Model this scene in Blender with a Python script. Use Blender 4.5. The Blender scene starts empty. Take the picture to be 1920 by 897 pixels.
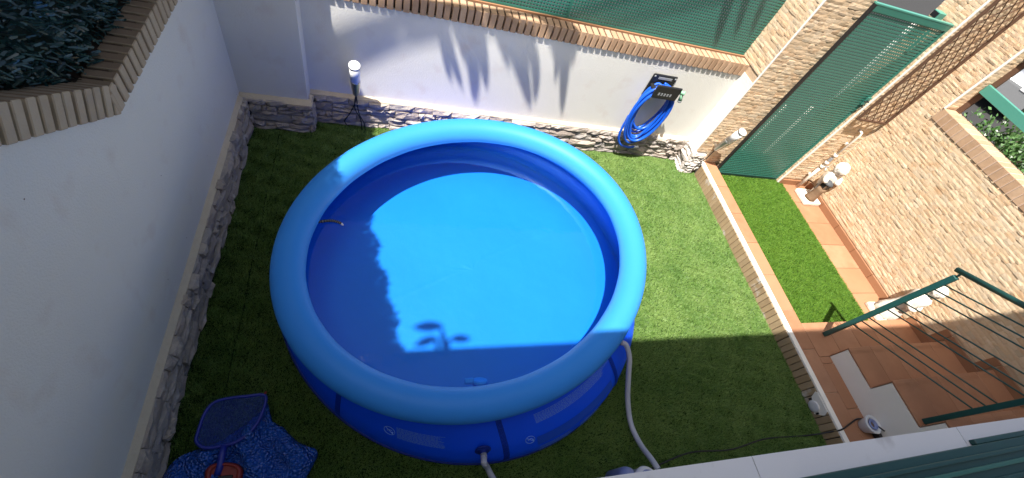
import bpy, bmesh, math, random
import numpy as np
from mathutils import Matrix, Vector
random.seed(7); rng = np.random.default_rng(7)
sc = bpy.context.scene
col = sc.collection

# ------------------------------------------------------------------ camera
R = np.array([[0.95168394, -0.14289025, 0.27180886],
              [0.03159529, -0.83488121, -0.54952261],
              [0.30544953, 0.53155972, -0.79002838]])      # rows: right, down, forward
CAM = np.array([1.17934427, 0.09553495, 3.225])
FPX = 796.82
cd = bpy.data.cameras.new('camera'); cam = bpy.data.objects.new('camera', cd); col.objects.link(cam)
m = Matrix.Identity(4)
for i in range(3):
    m[i][0] = R[0][i]; m[i][1] = -R[1][i]; m[i][2] = -R[2][i]; m[i][3] = CAM[i]
cam.matrix_world = m
cd.sensor_width = 36.0; cd.lens = FPX / 1920 * 36.0; cd.clip_start = 0.02; cd.clip_end = 500
sc.camera = cam

# ------------------------------------------------------------------ light
SUN = Vector((-0.37, -0.25, 1.0)).normalized()
w = bpy.data.worlds.new('World'); sc.world = w; w.use_nodes = True
nt = w.node_tree; bg = nt.nodes['Background']
sky = nt.nodes.new('ShaderNodeTexSky'); sky.sky_type = 'NISHITA'; sky.sun_disc = False
sky.sun_elevation = math.asin(SUN.z); sky.sun_rotation = math.atan2(SUN.x, SUN.y)
sky.air_density = 1.0; sky.dust_density = 3.8; sky.ozone_density = .4
nt.links.new(sky.outputs[0], bg.inputs[0]); bg.inputs[1].default_value = 0.086
ld = bpy.data.lights.new('sun', 'SUN'); ld.energy = 5.0; ld.angle = math.radians(0.55); ld.color = (1.0, 0.955, 0.89)
lo = bpy.data.objects.new('sun', ld); col.objects.link(lo)
lo.rotation_euler = SUN.to_track_quat('Z', 'Y').to_euler()
sc.view_settings.view_transform = 'Standard'; sc.view_settings.look = 'None'
sc.view_settings.exposure = 1.17; sc.view_settings.gamma = 1.0
try: sc.view_settings.use_curve_mapping = False
except Exception: pass
sc.render.engine = 'CYCLES'; sc.cycles.use_denoising = True
sc.cycles.max_bounces = 8; sc.cycles.transparent_max_bounces = 16
sc.cycles.sample_clamp_indirect = 6.0

# ------------------------------------------------------------------ helpers
def ray(p):
    return R.T @ np.array([(p[0] - 960) / FPX, (p[1] - 448.5) / FPX, 1.0])
def atX(p, x): r = ray(p); return CAM + r * (x - CAM[0]) / r[0]
def atY(p, y): r = ray(p); return CAM + r * (y - CAM[1]) / r[1]
def atZ(p, z): r = ray(p); return CAM + r * (z - CAM[2]) / r[2]
def proj(P):
    q = R @ (np.asarray(P, float) - CAM)
    return (q[0] / q[2] * FPX + 960, q[1] / q[2] * FPX + 448.5, q[2])

class MB:
    def __init__(s): s.v = []; s.f = []
    def add(s, v, f):
        n = len(s.v); s.v += [tuple(map(float, p)) for p in v]; s.f += [tuple(n + i for i in q) for q in f]; return s
    def box(s, x0, x1, y0, y1, z0, z1):
        v = [(x, y, z) for x in (x0, x1) for y in (y0, y1) for z in (z0, z1)]
        return s.add(v, [(0, 1, 3, 2), (4, 6, 7, 5), (0, 4, 5, 1), (2, 3, 7, 6), (0, 2, 6, 4), (1, 5, 7, 3)])
    def bar(s, a, b, wx, wy, up=(0, 0, 1)):
        a = Vector(a); b = Vector(b); d = (b - a).normalized(); u = Vector(up)
        if abs(d.dot(u)) > .95: u = Vector((1, 0, 0))
        x = d.cross(u).normalized(); y = x.cross(d).normalized()
        v = []
        for c in (a, b):
            for i, j in ((-1, -1), (1, -1), (1, 1), (-1, 1)): v.append(c + x * (i * wx / 2) + y * (j * wy / 2))
        return s.add(v, [(0, 3, 2, 1), (4, 5, 6, 7), (0, 1, 5, 4), (1, 2, 6, 5), (2, 3, 7, 6), (3, 0, 4, 7)])
    def tube(s, pts, r, seg=10, closed=False, caps=True):
        pts = [Vector(p) for p in pts]; n = len(pts)
        rs = r if hasattr(r, '__len__') else [r] * n
        prev = None; v = []
        for i, p in enumerate(pts):
            if closed: t = pts[(i + 1) % n] - pts[i - 1]
            else: t = pts[min(i + 1, n - 1)] - pts[max(i - 1, 0)]
            t.normalize()
            if prev is None:
                u = Vector((0, 0, 1)) if abs(t.z) < .9 else Vector((1, 0, 0))
                a = t.cross(u).normalized()
            else: a = (prev - t * prev.dot(t)).normalized()
            prev = a; b = t.cross(a)
            for k in range(seg):
                an = 2 * math.pi * k / seg; v.append(p + (a * math.cos(an) + b * math.sin(an)) * rs[i])
        f = []
        for i in range(n if closed else n - 1):
            for k in range(seg):
                j = (i + 1) % n; k2 = (k + 1) % seg
                f.append((i * seg + k, i * seg + k2, j * seg + k2, j * seg + k))
        if caps and not closed: f += [tuple(range(seg - 1, -1, -1)), tuple((n - 1) * seg + k for k in range(seg))]
        return s.add(v, f)
    def lathe(s, prof, seg=24, o=(0, 0, 0), ax=(0, 0, 1), rip=None):
        ax = Vector(ax).normalized(); u = Vector((0, 1, 0)) if abs(ax.y) < .9 else Vector((1, 0, 0))
        a = u.cross(ax).normalized(); b = ax.cross(a); o = Vector(o); v = []; f = []
        for i, (r, h) in enumerate(prof):
            for k in range(seg):
                an = 2 * math.pi * k / seg; rr = r * (rip(an, h) if rip else 1)
                v.append(o + ax * h + (a * math.cos(an) + b * math.sin(an)) * rr)
        for i in range(len(prof) - 1):
            for k in range(seg):
                k2 = (k + 1) % seg; f.append((i * seg + k, i * seg + k2, (i + 1) * seg + k2, (i + 1) * seg + k))
        f += [tuple(range(seg - 1, -1, -1)), tuple((len(prof) - 1) * seg + k for k in range(seg))]
        return s.add(v, f)
    def data(s, name, smooth=False, bevel=0.0, segs=1):
        me = bpy.data.meshes.new(name); me.from_pydata(s.v, [], s.f)
        bm = bmesh.new(); bm.from_mesh(me)
        bmesh.ops.recalc_face_normals(bm, faces=bm.faces)
        if bevel: bmesh.ops.bevel(bm, geom=list(bm.edges), offset=bevel, segments=segs, affect='EDGES', profile=.6)
        bm.to_mesh(me); bm.free()
        if smooth: me.polygons.foreach_set('use_smooth', [True] * len(me.polygons))
        return me
    def build(s, name, mt, parent=None, smooth=False, bevel=0.0, segs=1):
        return ob(name, s.data(name, smooth, bevel, segs), mt, parent)
def ob(name, me, mt, parent=None):
    o = bpy.data.objects.new(name, me)
    if mt and me and not me.materials: me.materials.append(mt)
    col.objects.link(o); o.parent = parent; return o
def thing(name, label, cat, group=None, loc=None):
    o = bpy.data.objects.new(name, None); col.objects.link(o); o.empty_display_size = .1
    if loc is not None: o.location = loc
    return tag(o, label, cat, group)
def tag(o, label=None, cat=None, group=None, kind=None):
    if label: o['label'] = label
    if cat: o['category'] = cat
    if group: o['group'] = group
    if kind: o['kind'] = kind
    return o
def bigmesh(name, v, f3, mt, parent=None, rnd=None, smooth=False, quad=False):
    me = bpy.data.meshes.new(name); v = np.asarray(v, np.float32); f = np.asarray(f3, np.int32); k = f.shape[1]
    me.vertices.add(len(v)); me.vertices.foreach_set('co', v.ravel())
    me.loops.add(f.size); me.loops.foreach_set('vertex_index', f.ravel())
    me.polygons.add(len(f)); me.polygons.foreach_set('loop_start', np.arange(0, f.size, k, dtype=np.int32))
    if rnd is not None:
        a = me.attributes.new('rnd', 'FLOAT', 'POINT'); a.data.foreach_set('value', np.asarray(rnd, np.float32))
    me.update(calc_edges=True); me.validate()
    me.polygons.foreach_set('use_smooth', [bool(smooth)] * len(me.polygons)); me.update()
    return ob(name, me, mt, parent)
def spline(pts, n=8, closed=False):
    P = [Vector(p) for p in pts]; out = []; N = len(P)
    for i in range(N if closed else N - 1):
        g = (lambda k: P[k % N]) if closed else (lambda k: P[max(0, min(N - 1, k))])
        p0, p1, p2, p3 = g(i - 1), g(i), g(i + 1), g(i + 2)
        for k in range(n):
            t = k / n
            out.append(.5 * ((2 * p1) + (p2 - p0) * t + (2 * p0 - 5 * p1 + 4 * p2 - p3) * t * t + (3 * p1 - p0 - 3 * p2 + p3) * t ** 3))
    if not closed: out.append(P[-1])
    return out

# ------------------------------------------------------------------ materials
def mat(name, cols, rough=.7, nscale=6.0, namt=.5, bump=None, objr=True, spec=.4, stain=None, metal=0.0, fine=None, coat=0.0, sheen=0.0):
    """cols: list of colours; each piece picks one by its own random number, noise drifts between neighbours"""
    mt = bpy.data.materials.new(name); mt.use_nodes = True; t = mt.node_tree; N = t.nodes; L = t.links
    b = N['Principled BSDF']; b.inputs['Roughness'].default_value = rough
    b.inputs['Specular IOR Level'].default_value = spec; b.inputs['Metallic'].default_value = metal
    if coat: b.inputs['Coat Weight'].default_value = coat
    if sheen: b.inputs['Sheen Weight'].default_value = sheen
    geo = N.new('ShaderNodeNewGeometry'); pos = geo.outputs['Position']
    nz = N.new('ShaderNodeTexNoise'); nz.inputs['Scale'].default_value = nscale; nz.inputs['Detail'].default_value = 6; nz.inputs['Roughness'].default_value = .65
    L.new(pos, nz.inputs['Vector'])
    def math_(op, a, c):
        n = N.new('ShaderNodeMath'); n.operation = op
        for i, x in enumerate((a, c)):
            if isinstance(x, (int, float)): n.inputs[i].default_value = x
            else: L.new(x, n.inputs[i])
        return n.outputs[0]
    fac = math_('MULTIPLY', math_('SUBTRACT', nz.outputs[0], .5), namt * 2)
    if objr:
        oi = N.new('ShaderNodeObjectInfo'); at = N.new('ShaderNodeAttribute'); at.attribute_name = 'rnd'
        r = math_('FRACT', math_('ADD', oi.outputs['Random'], at.outputs['Fac']), 0)
        fac = math_('ADD', fac, r)
    else: fac = math_('ADD', fac, .5)
    rp = N.new('ShaderNodeValToRGB'); el = rp.color_ramp.elements
    while len(el) < len(cols): el.new(.5)
    for i, c in enumerate(cols):
        el[i].position = i / max(1, len(cols) - 1); el[i].color = (*c, 1)
    L.new(fac, rp.inputs[0]); out = rp.outputs[0]
    if stain:
        c, s, lo_, hi_ = stain
        n2 = N.new('ShaderNodeTexNoise'); n2.inputs['Scale'].default_value = s; n2.inputs['Detail'].default_value = 5; L.new(pos, n2.inputs['Vector'])
        mr = N.new('ShaderNodeMapRange'); mr.inputs[1].default_value = lo_; mr.inputs[2].default_value = hi_; L.new(n2.outputs[0], mr.inputs[0])
        mx = N.new('ShaderNodeMix'); mx.data_type = 'RGBA'; L.new(mr.outputs[0], mx.inputs[0]); L.new(out, mx.inputs[6]); mx.inputs[7].default_value = (*c, 1); out = mx.outputs[2]
    L.new(out, b.inputs['Base Color'])
    if bump:
        s, st = bump[:2]
        n3 = N.new('ShaderNodeTexNoise'); n3.inputs['Scale'].default_value = s; n3.inputs['Detail'].default_value = 8; n3.inputs['Roughness'].default_value = .6; L.new(pos, n3.inputs['Vector'])
        bp = N.new('ShaderNodeBump'); bp.inputs['Strength'].default_value = st; bp.inputs['Distance'].default_value = bump[2] if len(bump) > 2 else .01
        L.new(n3.outputs[0], bp.inputs['Height'])
        if fine:
            n4 = N.new('ShaderNodeTexVoronoi'); n4.inputs['Scale'].default_value = fine[0]; L.new(pos, n4.inputs['Vector'])
            b2 = N.new('ShaderNodeBump'); b2.inputs['Strength'].default_value = fine[1]; b2.inputs['Distance'].default_value = fine[2]
            L.new(n4.outputs['Distance'], b2.inputs['Height']); L.new(bp.outputs[0], b2.inputs['Normal']); L.new(b2.outputs[0], b.inputs['Normal'])
        else: L.new(bp.outputs[0], b.inputs['Normal'])
    return mt

M = {}
M['plaster'] = mat('plaster', [(.66, .645, .59), (.69, .675, .62), (.72, .705, .65)], .9, 2.6, .5, (95, .38, .008), False, .2, ((.62, .555, .49), 5.0, .58, .85), fine=(210, .12, .004))
def specks(mt, scale, thr, keep, c):
    t = mt.node_tree; N = t.nodes; L = t.links; b = N['Principled BSDF']; src = b.inputs['Base Color'].links[0].from_socket
    g = N.new('ShaderNodeNewGeometry'); v = N.new('ShaderNodeTexVoronoi'); v.inputs['Scale'].default_value = scale; L.new(g.outputs['Position'], v.inputs['Vector'])
    a = N.new('ShaderNodeMath'); a.operation = 'LESS_THAN'; a.inputs[1].default_value = thr; L.new(v.outputs['Distance'], a.inputs[0])
    sp_ = N.new('ShaderNodeSeparateColor'); L.new(v.outputs['Color'], sp_.inputs[0])
    k = N.new('ShaderNodeMath'); k.operation = 'GREATER_THAN'; k.inputs[1].default_value = keep; L.new(sp_.outputs[0], k.inputs[0])
    m_ = N.new('ShaderNodeMath'); m_.operation = 'MULTIPLY'; L.new(a.outputs[0], m_.inputs[0]); L.new(k.outputs[0], m_.inputs[1])
    mx = N.new('ShaderNodeMix'); mx.data_type = 'RGBA'; L.new(m_.outputs[0], mx.inputs[0]); L.new(src, mx.inputs[6]); mx.inputs[7].default_value = (*c, 1); L.new(mx.outputs[2], b.inputs['Base Color'])
specks(M['plaster'], 9.0, .032, .90, (.16, .11, .08))
M['ledgemortar'] = mat('ledge mortar', [(.52, .43, .31), (.60, .52, .39)], .9, 14, .7, (40, .7, .012), False, .2)
M['mortar'] = mat('dark joint mortar', [(.07, .062, .055), (.13, .115, .10)], .95, 12, .6, (60, .5, .008), False, .1)
M['stone'] = mat('ledge stone', [(.30, .25, .21), (.36, .31, .265), (.42, .345, .28), (.33, .30, .28), (.47, .40, .33), (.27, .245, .23)], .85, 14, .28, (38, .8, .02), True, .3, ((.50, .47, .44), 9, .58, .75), fine=(90, .3, .006))
M['whitestone'] = mat('whitewashed stone', [(.55, .50, .45), (.66, .62, .57), (.5, .43, .37)], .9, 14, .5, (38, .8, .015), True, .2)
M['brick'] = mat('coping brick', [(.38, .245, .15), (.43, .285, .18), (.34, .215, .13), (.46, .315, .205)], .8, 18, .3, (120, .4, .004), True, .3, ((.27, .18, .11), 5, .62, .8))
M['brickgrey'] = mat('weathered coping brick', [(.40, .31, .205), (.46, .365, .25), (.36, .28, .19)], .8, 18, .3, (120, .4, .004), True, .3, ((.22, .17, .11), 4, .60, .8))
M['joint'] = mat('coping joint mortar', [(.045, .03, .022), (.075, .05, .036)], .95, 20, .5, (60, .4, .006), False, .1)
def weather_top(mt, c, amt):
    # grime settled on upward faces
    t = mt.node_tree; b = t.nodes['Principled BSDF']; src = b.inputs['Base Color'].links[0].from_socket
    g = t.nodes.new('ShaderNodeNewGeometry'); sp_ = t.nodes.new('ShaderNodeSeparateXYZ'); t.links.new(g.outputs['Normal'], sp_.inputs[0])
    mr = t.nodes.new('ShaderNodeMapRange'); mr.inputs[1].default_value = .6; mr.inputs[2].default_value = .9; mr.inputs[4].default_value = amt; t.links.new(sp_.outputs[2], mr.inputs[0])
    mx = t.nodes.new('ShaderNodeMix'); mx.data_type = 'RGBA'; t.links.new(mr.outputs[0], mx.inputs[0]); t.links.new(src, mx.inputs[6]); mx.inputs[7].default_value = (*c, 1); t.links.new(mx.outputs[2], b.inputs['Base Color'])
weather_top(M['brickgrey'], (.15, .09, .05), .75)
M['joint2'] = mat('back coping mortar', [(.075, .05, .034), (.11, .075, .052)], .95, 20, .5, (60, .4, .006), False, .1)
M['clad'] = mat('split stone cladding', [(.54, .395, .25), (.60, .445, .29), (.63, .49, .335), (.57, .385, .23), (.53, .43, .305), (.62, .455, .285), (.67, .535, .38)], .85, 26, .25, (70, .5, .006), True, .25, ((.50, .31, .17), 5, .60, .78))
M['cladback'] = mat('cladding mortar bed', [(.48, .35, .225), (.54, .40, .27)], .95, 25, .6, (60, .5, .006), False, .1)
M['tile'] = mat('terracotta tile', [(.33, .158, .083), (.365, .182, .10), (.295, .138, .072), (.39, .205, .118)], .55, 5, .35, (30, .08, .004), True, .4, ((.30, .14, .075), 3.5, .55, .8))
M['skirt'] = mat('brown skirting tile', [(.27, .13, .065), (.31, .155, .08)], .55, 6, .4, (30, .1, .004), True, .4)
M['grout'] = mat('pale grout', [(.42, .30, .22), (.50, .38, .29)], .95, 30, .5, None, False, .1)
M['cap'] = mat('white cap', [(.74, .71, .64), (.80, .77, .71)], .85, 8, .5, (50, .3, .006), False, .2)
M['lowbrick'] = mat('low wall brick', [(.33, .235, .13), (.38, .28, .165), (.29, .205, .115)], .85, 16, .35, (90, .5, .005), True, .25, ((.52, .49, .45), 6, .62, .72))
M['green'] = mat('green paint', [(.030, .145, .108), (.038, .165, .125)], .36, 8, .4, (200, .05, .002), False, .5)
M['greenlight'] = mat('faded green paint', [(.06, .235, .18), (.075, .26, .20)], .4, 6, .4, None, False, .5)
M['greendark'] = mat('dark teal paint', [(.010, .06, .055), (.013, .075, .066)], .42, 6, .4, None, False, .5)
M['frame'] = mat('dark green frame', [(.008, .03, .024), (.012, .038, .03)], .45, 8, .3, None, False, .4)
M['ring'] = mat('pool ring vinyl', [(.026, .215, .66), (.032, .24, .70)], .5, 3, .4, (260, .10, .002), False, .25)
M['poolwall'] = mat('pool wall vinyl', [(.002, .080, .90), (.003, .095, .92)], .4, 3, .5, (5, .12, .02), False, .3)
M['poolin'] = mat('pool liner vinyl', [(.010, .150, .58), (.014, .178, .62)], .5, 2.0, .5, (7, .25, .02), False, .3)
M['strap'] = mat('pool strap', [(.004, .018, .21), (.005, .025, .25)], .5, 60, .4, (300, .3, .002), False, .3)
M['print'] = mat('pool print', [(.16, .34, .80), (.20, .38, .84)], .5, 40, .5, None, False, .3)
M['printbg'] = mat('pool print panel', [(.010, .075, .60), (.012, .085, .62)], .45, 4, .3, None, False, .4)
M['hosegrey'] = mat('translucent grey hose', [(.34, .36, .42), (.40, .42, .48)], .35, 20, .4, (120, .1, .002), False, .5)
M['whiteplastic'] = mat('white plastic', [(.58, .59, .61), (.66, .67, .69)], .35, 9, .5, None, False, .5)
M['bluegrey'] = mat('blue grey plastic', [(.16, .20, .40), (.20, .25, .46)], .35, 5, .3, None, False, .5)
M['hoseblue'] = mat('blue garden hose', [(.006, .075, .50), (.010, .10, .56)], .33, 10, .4, None, False, .5)
M['black'] = mat('black plastic', [(.010, .011, .012), (.016, .017, .019)], .42, 10, .4, None, False, .4)
M['mint'] = mat('pale green plastic', [(.20, .42, .26), (.24, .47, .30)], .4, 10, .4, None, False, .4)
M['steel'] = mat('brushed steel', [(.42, .42, .40), (.50, .50, .47)], .32, 40, .4, None, False, .5, metal=.85)
M['roofgrey'] = mat('dark grey lantern roof', [(.05, .055, .06), (.07, .075, .08)], .6, 20, .5, None, False, .3)
M['opal'] = mat('opal lamp glass', [(.74, .74, .74), (.80, .80, .79)], .3, 5, .3, None, False, .5)
M['grey'] = mat('grey plastic', [(.22, .23, .24), (.27, .28, .29)], .45, 10, .4, None, False, .4)
M['statue'] = mat('white cast stone', [(.66, .60, .51), (.74, .69, .61), (.60, .53, .44)], .9, 14, .7, (45, .5, .008), False, .2, ((.46, .37, .28), 12, .58, .75))
M['wood'] = mat('brown stump', [(.16, .10, .06), (.23, .15, .09)], .85, 20, .6, (40, .6, .008), False, .2)
M['brownmetal'] = mat('brown trellis paint', [(.085, .045, .028), (.12, .065, .04)], .6, 15, .5, None, False, .3)
M['pvc'] = mat('pvc pipe', [(.62, .55, .46), (.69, .63, .55)], .5, 12, .5, None, False, .4)
M['netblue'] = mat('blue net frame', [(.006, .016, .22), (.008, .022, .26)], .4, 10, .4, None, False, .5)
M['red'] = mat('dark red plastic', [(.20, .016, .010), (.25, .022, .014)], .45, 10, .4, None, False, .4)
M['leaf'] = mat('shrub leaf', [(.035, .085, .022), (.055, .13, .03), (.08, .17, .05), (.12, .20, .075)], .42, 9, .2, None, True, .5)
M['palm'] = mat('palm leaf', [(.05, .12, .03), (.08, .16, .045)], .5, 8, .4, None, True, .4)
M['hedge'] = mat('plastic hedge leaf', [(.010, .034, .034), (.018, .058, .056), (.04, .10, .10), (.010, .03, .03)], .26, 5, .1, None, True, .6)
M['hedgeback'] = mat('hedge backing', [(.006, .016, .014), (.010, .024, .02)], .8, 20, .5, None, False, .2)
M['turf'] = mat('artificial turf blade', [(.010, .056, .006), (.030, .104, .011), (.095, .19, .030), (.19, .285, .070)], .56, 3.0, .40, None, True, .6)
M['turf2'] = mat('fresh turf blade', [(.018, .075, .002), (.036, .118, .004), (.066, .158, .009), (.098, .185, .016)], .65, 3.4, .3, None, True, .3)
M['turfbase'] = mat('turf backing', [(.006, .018, .003), (.009, .025, .005)], .95, 40, .6, (90, .8, .01), False, .1)
M['asphalt'] = mat('asphalt', [(.030, .030, .030), (.042, .041, .040)], .9, 30, .6, (80, .5, .008), False, .2)
M['soil'] = mat('soil', [(.05, .035, .025), (.08, .055, .04)], .95, 20, .6, (30, .8, .02), False, .1)
M['ledge'] = mat('stone window sill', [(.70, .68, .67), (.75, .73, .72), (.78, .76, .74)], .6, 3.0, .5, (90, .1, .003), True, .35, ((.40, .36, .33), 5, .63, .78))
M['bark'] = mat('bark', [(.10, .075, .05), (.17, .13, .09)], .95, 20, .7, (25, .8, .02), False, .1)
M['terracottapot'] = mat('plant pot', [(.36, .16, .09), (.42, .2, .11)], .8, 8, .5, None, False, .2)
M['carpaint'] = mat('silver car paint', [(.36, .37, .38), (.40, .41, .42)], .25, 3, .3, None, False, .6, metal=.5, coat=.5)
M['carglass'] = mat('dark car glass', [(.008, .016, .016), (.012, .022, .02)], .08, 3, .3, None, False, .6)
M['netmesh'] = mat('net fabric', [(.012, .04, .30), (.016, .05, .36)], .6, 30, .4, None, False, .3)
# net: half open weave
t = M['netmesh'].node_tree; b = t.nodes['Principled BSDF']; b.inputs['Alpha'].default_value = .36
# bubble sheet
M['bubble'] = mat('bubble cover', [(.008, .065, .36), (.014, .10, .44)], .16, 6, .5, (14, .5, .02), False, .8, fine=(62, 1.0, .02))
# water
mt = bpy.data.materials.new('pool water'); mt.use_nodes = True; t = mt.node_tree; t.nodes.clear()
o_ = t.nodes.new('ShaderNodeOutputMaterial'); mx = t.nodes.new('ShaderNodeMixShader'); tr = t.nodes.new('ShaderNodeBsdfTransparent'); gl = t.nodes.new('ShaderNodeBsdfGlossy')
fr = t.nodes.new('ShaderNodeFresnel'); fr.inputs[0].default_value = 1.33; tr.inputs[0].default_value = (.66, .95, .99, 1); gl.inputs['Roughness'].default_value = .03
nz = t.nodes.new('ShaderNodeTexNoise'); nz.inputs['Scale'].default_value = 9; nz.inputs['Detail'].default_value = 3; bp = t.nodes.new('ShaderNodeBump'); bp.inputs['Strength'].default_value = .12; bp.inputs['Distance'].default_value = .01
ge = t.nodes.new('ShaderNodeNewGeometry'); t.links.new(ge.outputs['Position'], nz.inputs['Vector']); t.links.new(nz.outputs[0], bp.inputs['Height'])
t.links.new(bp.outputs[0], gl.inputs['Normal']); t.links.new(fr.outputs[0], mx.inputs[0]); t.links.new(tr.outputs[0], mx.inputs[1]); t.links.new(gl.outputs[0], mx.inputs[2]); t.links.new(mx.outputs[0], o_.inputs[0])
M['water'] = mt

# ------------------------------------------------------------------ piece generators
def stone_mesh(i, nu=4, nv=3, amp=.16, EDG=.80):
    """unit ledge stone: x along, y outward, z up, broken uneven front"""
    r = np.random.default_rng(100 + i); b = MB()
    us = np.linspace(0, 1, nu + 1); vs = np.linspace(0, 1, nv + 1); V = []
    tilt = r.uniform(-.18, .18)
    for a in us:
        for c in vs:
            e = min(a, 1 - a) * 3.0; g = min(c, 1 - c) * 3.0
            edge = min(1, EDG + (1 - EDG) * min(1, e + .0)) * min(1, EDG + .04 + (.96 - EDG) * min(1, g))
            ja = 0 if a in (0, 1) else r.uniform(-.06, .06); jc = r.uniform(-.06, .06) if 0 < a < 1 else 0
            V.append((a + ja + (r.uniform(-.02, .02) if a in (0, 1) else 0), edge * (1 + tilt * (c - .5)) + r.uniform(-amp, amp), min(1.02, max(-.02, c + jc))))
    n = len(V); W = [(a, 0, c) for a in us for c in vs]
    f = []
    S = nv + 1
    for i_ in range(nu):
        for j in range(nv): f.append((i_ * S + j, (i_ + 1) * S + j, (i_ + 1) * S + j + 1, i_ * S + j + 1))
    for i_ in range(nu):
        for j in (0, nv): f.append((i_ * S + j, (i_ + 1) * S + j, n + (i_ + 1) * S + j, n + i_ * S + j))
    for j in range(nv):
        for i_ in (0, nu): f.append((i_ * S + j, i_ * S + j + 1, n + i_ * S + j + 1, n + i_ * S + j))
    b.add(V + W, f); return b.data('stone')
STONES = [stone_mesh(i) for i in range(14)]
CLADS = [stone_mesh(50 + i, 2, 2, .15, .78) for i in range(12)]
def place(me, mt, name, parent, O, u, n, v, wd, dp, ht):
    if not me.materials: me.materials.append(mt)
    o = bpy.data.objects.new(name, me); col.objects.link(o); o.parent = parent
    if me.materials[0] is not mt: o.material_slots[0].link = 'OBJECT'; o.material_slots[0].material = mt
    mm = Matrix.Identity(4)
    for i in range(3):
        mm[i][0] = u[i] * wd; mm[i][1] = n[i] * dp; mm[i][2] = v[i] * ht; mm[i][3] = O[i]
    o.matrix_basis = mm; return o
def ledge_layout(W, H, seed):
    r = random.Random(seed); rows = []; z = 0
    while z < H - .03:
        h = r.choice([.045, .055, .07, .085, .1]); 
        if H - z - h < .04: h = H - z
        rows.append((z, h)); z += h
    out = []
    for z, h in rows:
        x = -r.uniform(0, .12)
        while x < W:
            l = r.uniform(.11, .34)
            x0, x1 = max(x, 0), min(x + l, W)
            if x1 - x0 > .03:
                if h > .075 and r.random() < .45:
                    k = r.uniform(.35, .62); cut = r.uniform(.35, .65)
                    out.append((x0, x1, z, z + h * k))
                    out.append((x0, x0 + (x1 - x0) * cut, z + h * k, z + h)); out.append((x0 + (x1 - x0) * cut, x1, z + h * k, z + h))
                else: out.append((x0, x1, z, z + h))
            x += l
    return out
def ledge_stones(parent, O, u, n, W, H, seed, mt, depth=.06):
    O = np.array(O, float); u = np.array(u, float); n = np.array(n, float); r = random.Random(seed); v = np.array((0, 0, 1.))
    for (a, b_, c, d) in ledge_layout(W, H, seed):
        g = .0022
        if d > H - .004: d += r.uniform(-.006, .013)
        place(r.choice(STONES), mt, 'stone', parent, O + u * (a + g) + v * (c + g), u, n, v, b_ - a - 2 * g, depth * r.uniform(.78, 1.25), d - c - 2 * g)
ALLCLAD = {}
def clad_layout(W, z0, z1, seed):
    r = random.Random(seed); out = []; z = z0; k = 0
    while z < z1:
        h = r.uniform(.030, .046)
        if z + h > z1: h = z1 - z
        if h < .012: break
        x = -r.uniform(0, .1)
        while x < W:
            l = r.uniform(.045, .125); a, b_ = max(0, x), min(W, x + l)
            if b_ - a > .015: out.append((a, b_, z, z + h))
            x += l
        z += h
    return out
def cladding(parent, faces, seed, cap=300):
    """faces: (O,u,n,W,z0,z1,test). the largest in view are parts, the rest one joined part"""
    r = random.Random(seed); P = []
    for (O, u, n, W, z0, z1, test) in faces:
        O = np.array(O, float); u = np.array(u, float); n = np.array(n, float)
        for (a, b_, c, d) in clad_layout(W, z0, z1, r.random()):
            cen = O + u * (a + b_) / 2 + np.array((0, 0, (c + d) / 2))
            if test and not test(cen): continue
            q = proj(cen); sz = (b_ - a) * (d - c) / max(.1, q[2]) ** 2 if q[2] > 0 else 0
            inn = q[2] > 0 and -30 < q[0] < 1950 and -30 < q[1] < 930
            facing = np.dot(n, CAM - cen) > 0
            P.append((sz if inn and facing else -1, O, u, n, a, b_, c, d))
    P.sort(key=lambda x: -x[0]); v = np.array((0, 0, 1.))
    VV = []; FF = []; RR = []; nv = 0
    tmpl = [(np.array([x.co[:] for x in me.vertices]), [tuple(p.vertices) for p in me.polygons]) for me in CLADS]
    for i, (s, O, u, n, a, b_, c, d) in enumerate(P):
        g = .0006; k = r.randrange(len(CLADS)); dp = r.uniform(.0045, .0105); o = O + u * (a + g) + v * (c + g)
        if i < cap and s > 0: place(CLADS[k], M['clad'], 'cladding_stone', parent, o, u, n, v, b_ - a - 2 * g, dp, d - c - 2 * g)
        else:
            tv, tf = tmpl[k]
            VV.append(o + tv[:, :1] * u * (b_ - a - 2 * g) + tv[:, 1:2] * n * dp + tv[:, 2:] * v * (d - c - 2 * g))
            FF += [tuple(nv + j for j in q) for q in tf]; nv += len(tv); RR += [r.random()] * len(tv)
    if VV:
        x = bigmesh('cladding_stones', np.concatenate(VV), FF, M['clad'], parent, RR); tag(x, kind='stuff')
BR = {}
def brick_data(w_, d_, h_, key):
    k = (round(w_, 4), round(d_, 4), round(h_, 4), key)
    if k not in BR:
        BR[k] = MB().box(-w_ / 2, w_ / 2, -d_ / 2, d_ / 2, -h_ / 2, h_ / 2).data('brick', bevel=.004)
    return BR[k]
def brick(parent, c, ax, ay, az, w_, d_, h_, mt, name='brick', jit=.0015):
    me = brick_data(w_, d_, h_, mt.name)
    if not me.materials: me.materials.append(mt)
    o = bpy.data.objects.new(name, me); col.objects.link(o); o.parent = parent
    mm = Matrix.Identity(4); c = Vector(c) + Vector([random.uniform(-jit, jit) for _ in range(3)])
    for i in range(3): mm[i][0] = ax[i]; mm[i][1] = ay[i]; mm[i][2] = az[i]; mm[i][3] = c[i]
    o.matrix_basis = mm @ Matrix.Rotation(random.uniform(-.012, .012), 4, 'Z'); return o

# ------------------------------------------------------------------ key dimensions (metres, lawn at z = 0)
YB = 3.645; YP = 3.490; XPIL = .553; ZS = .335; XR = 5.05; ZC = .174; ZP = .07; XW = 6.86; YW = 3.29; YG = 3.335
XPL = 4.863; XG = 5.286; YPL = 3.43

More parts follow.
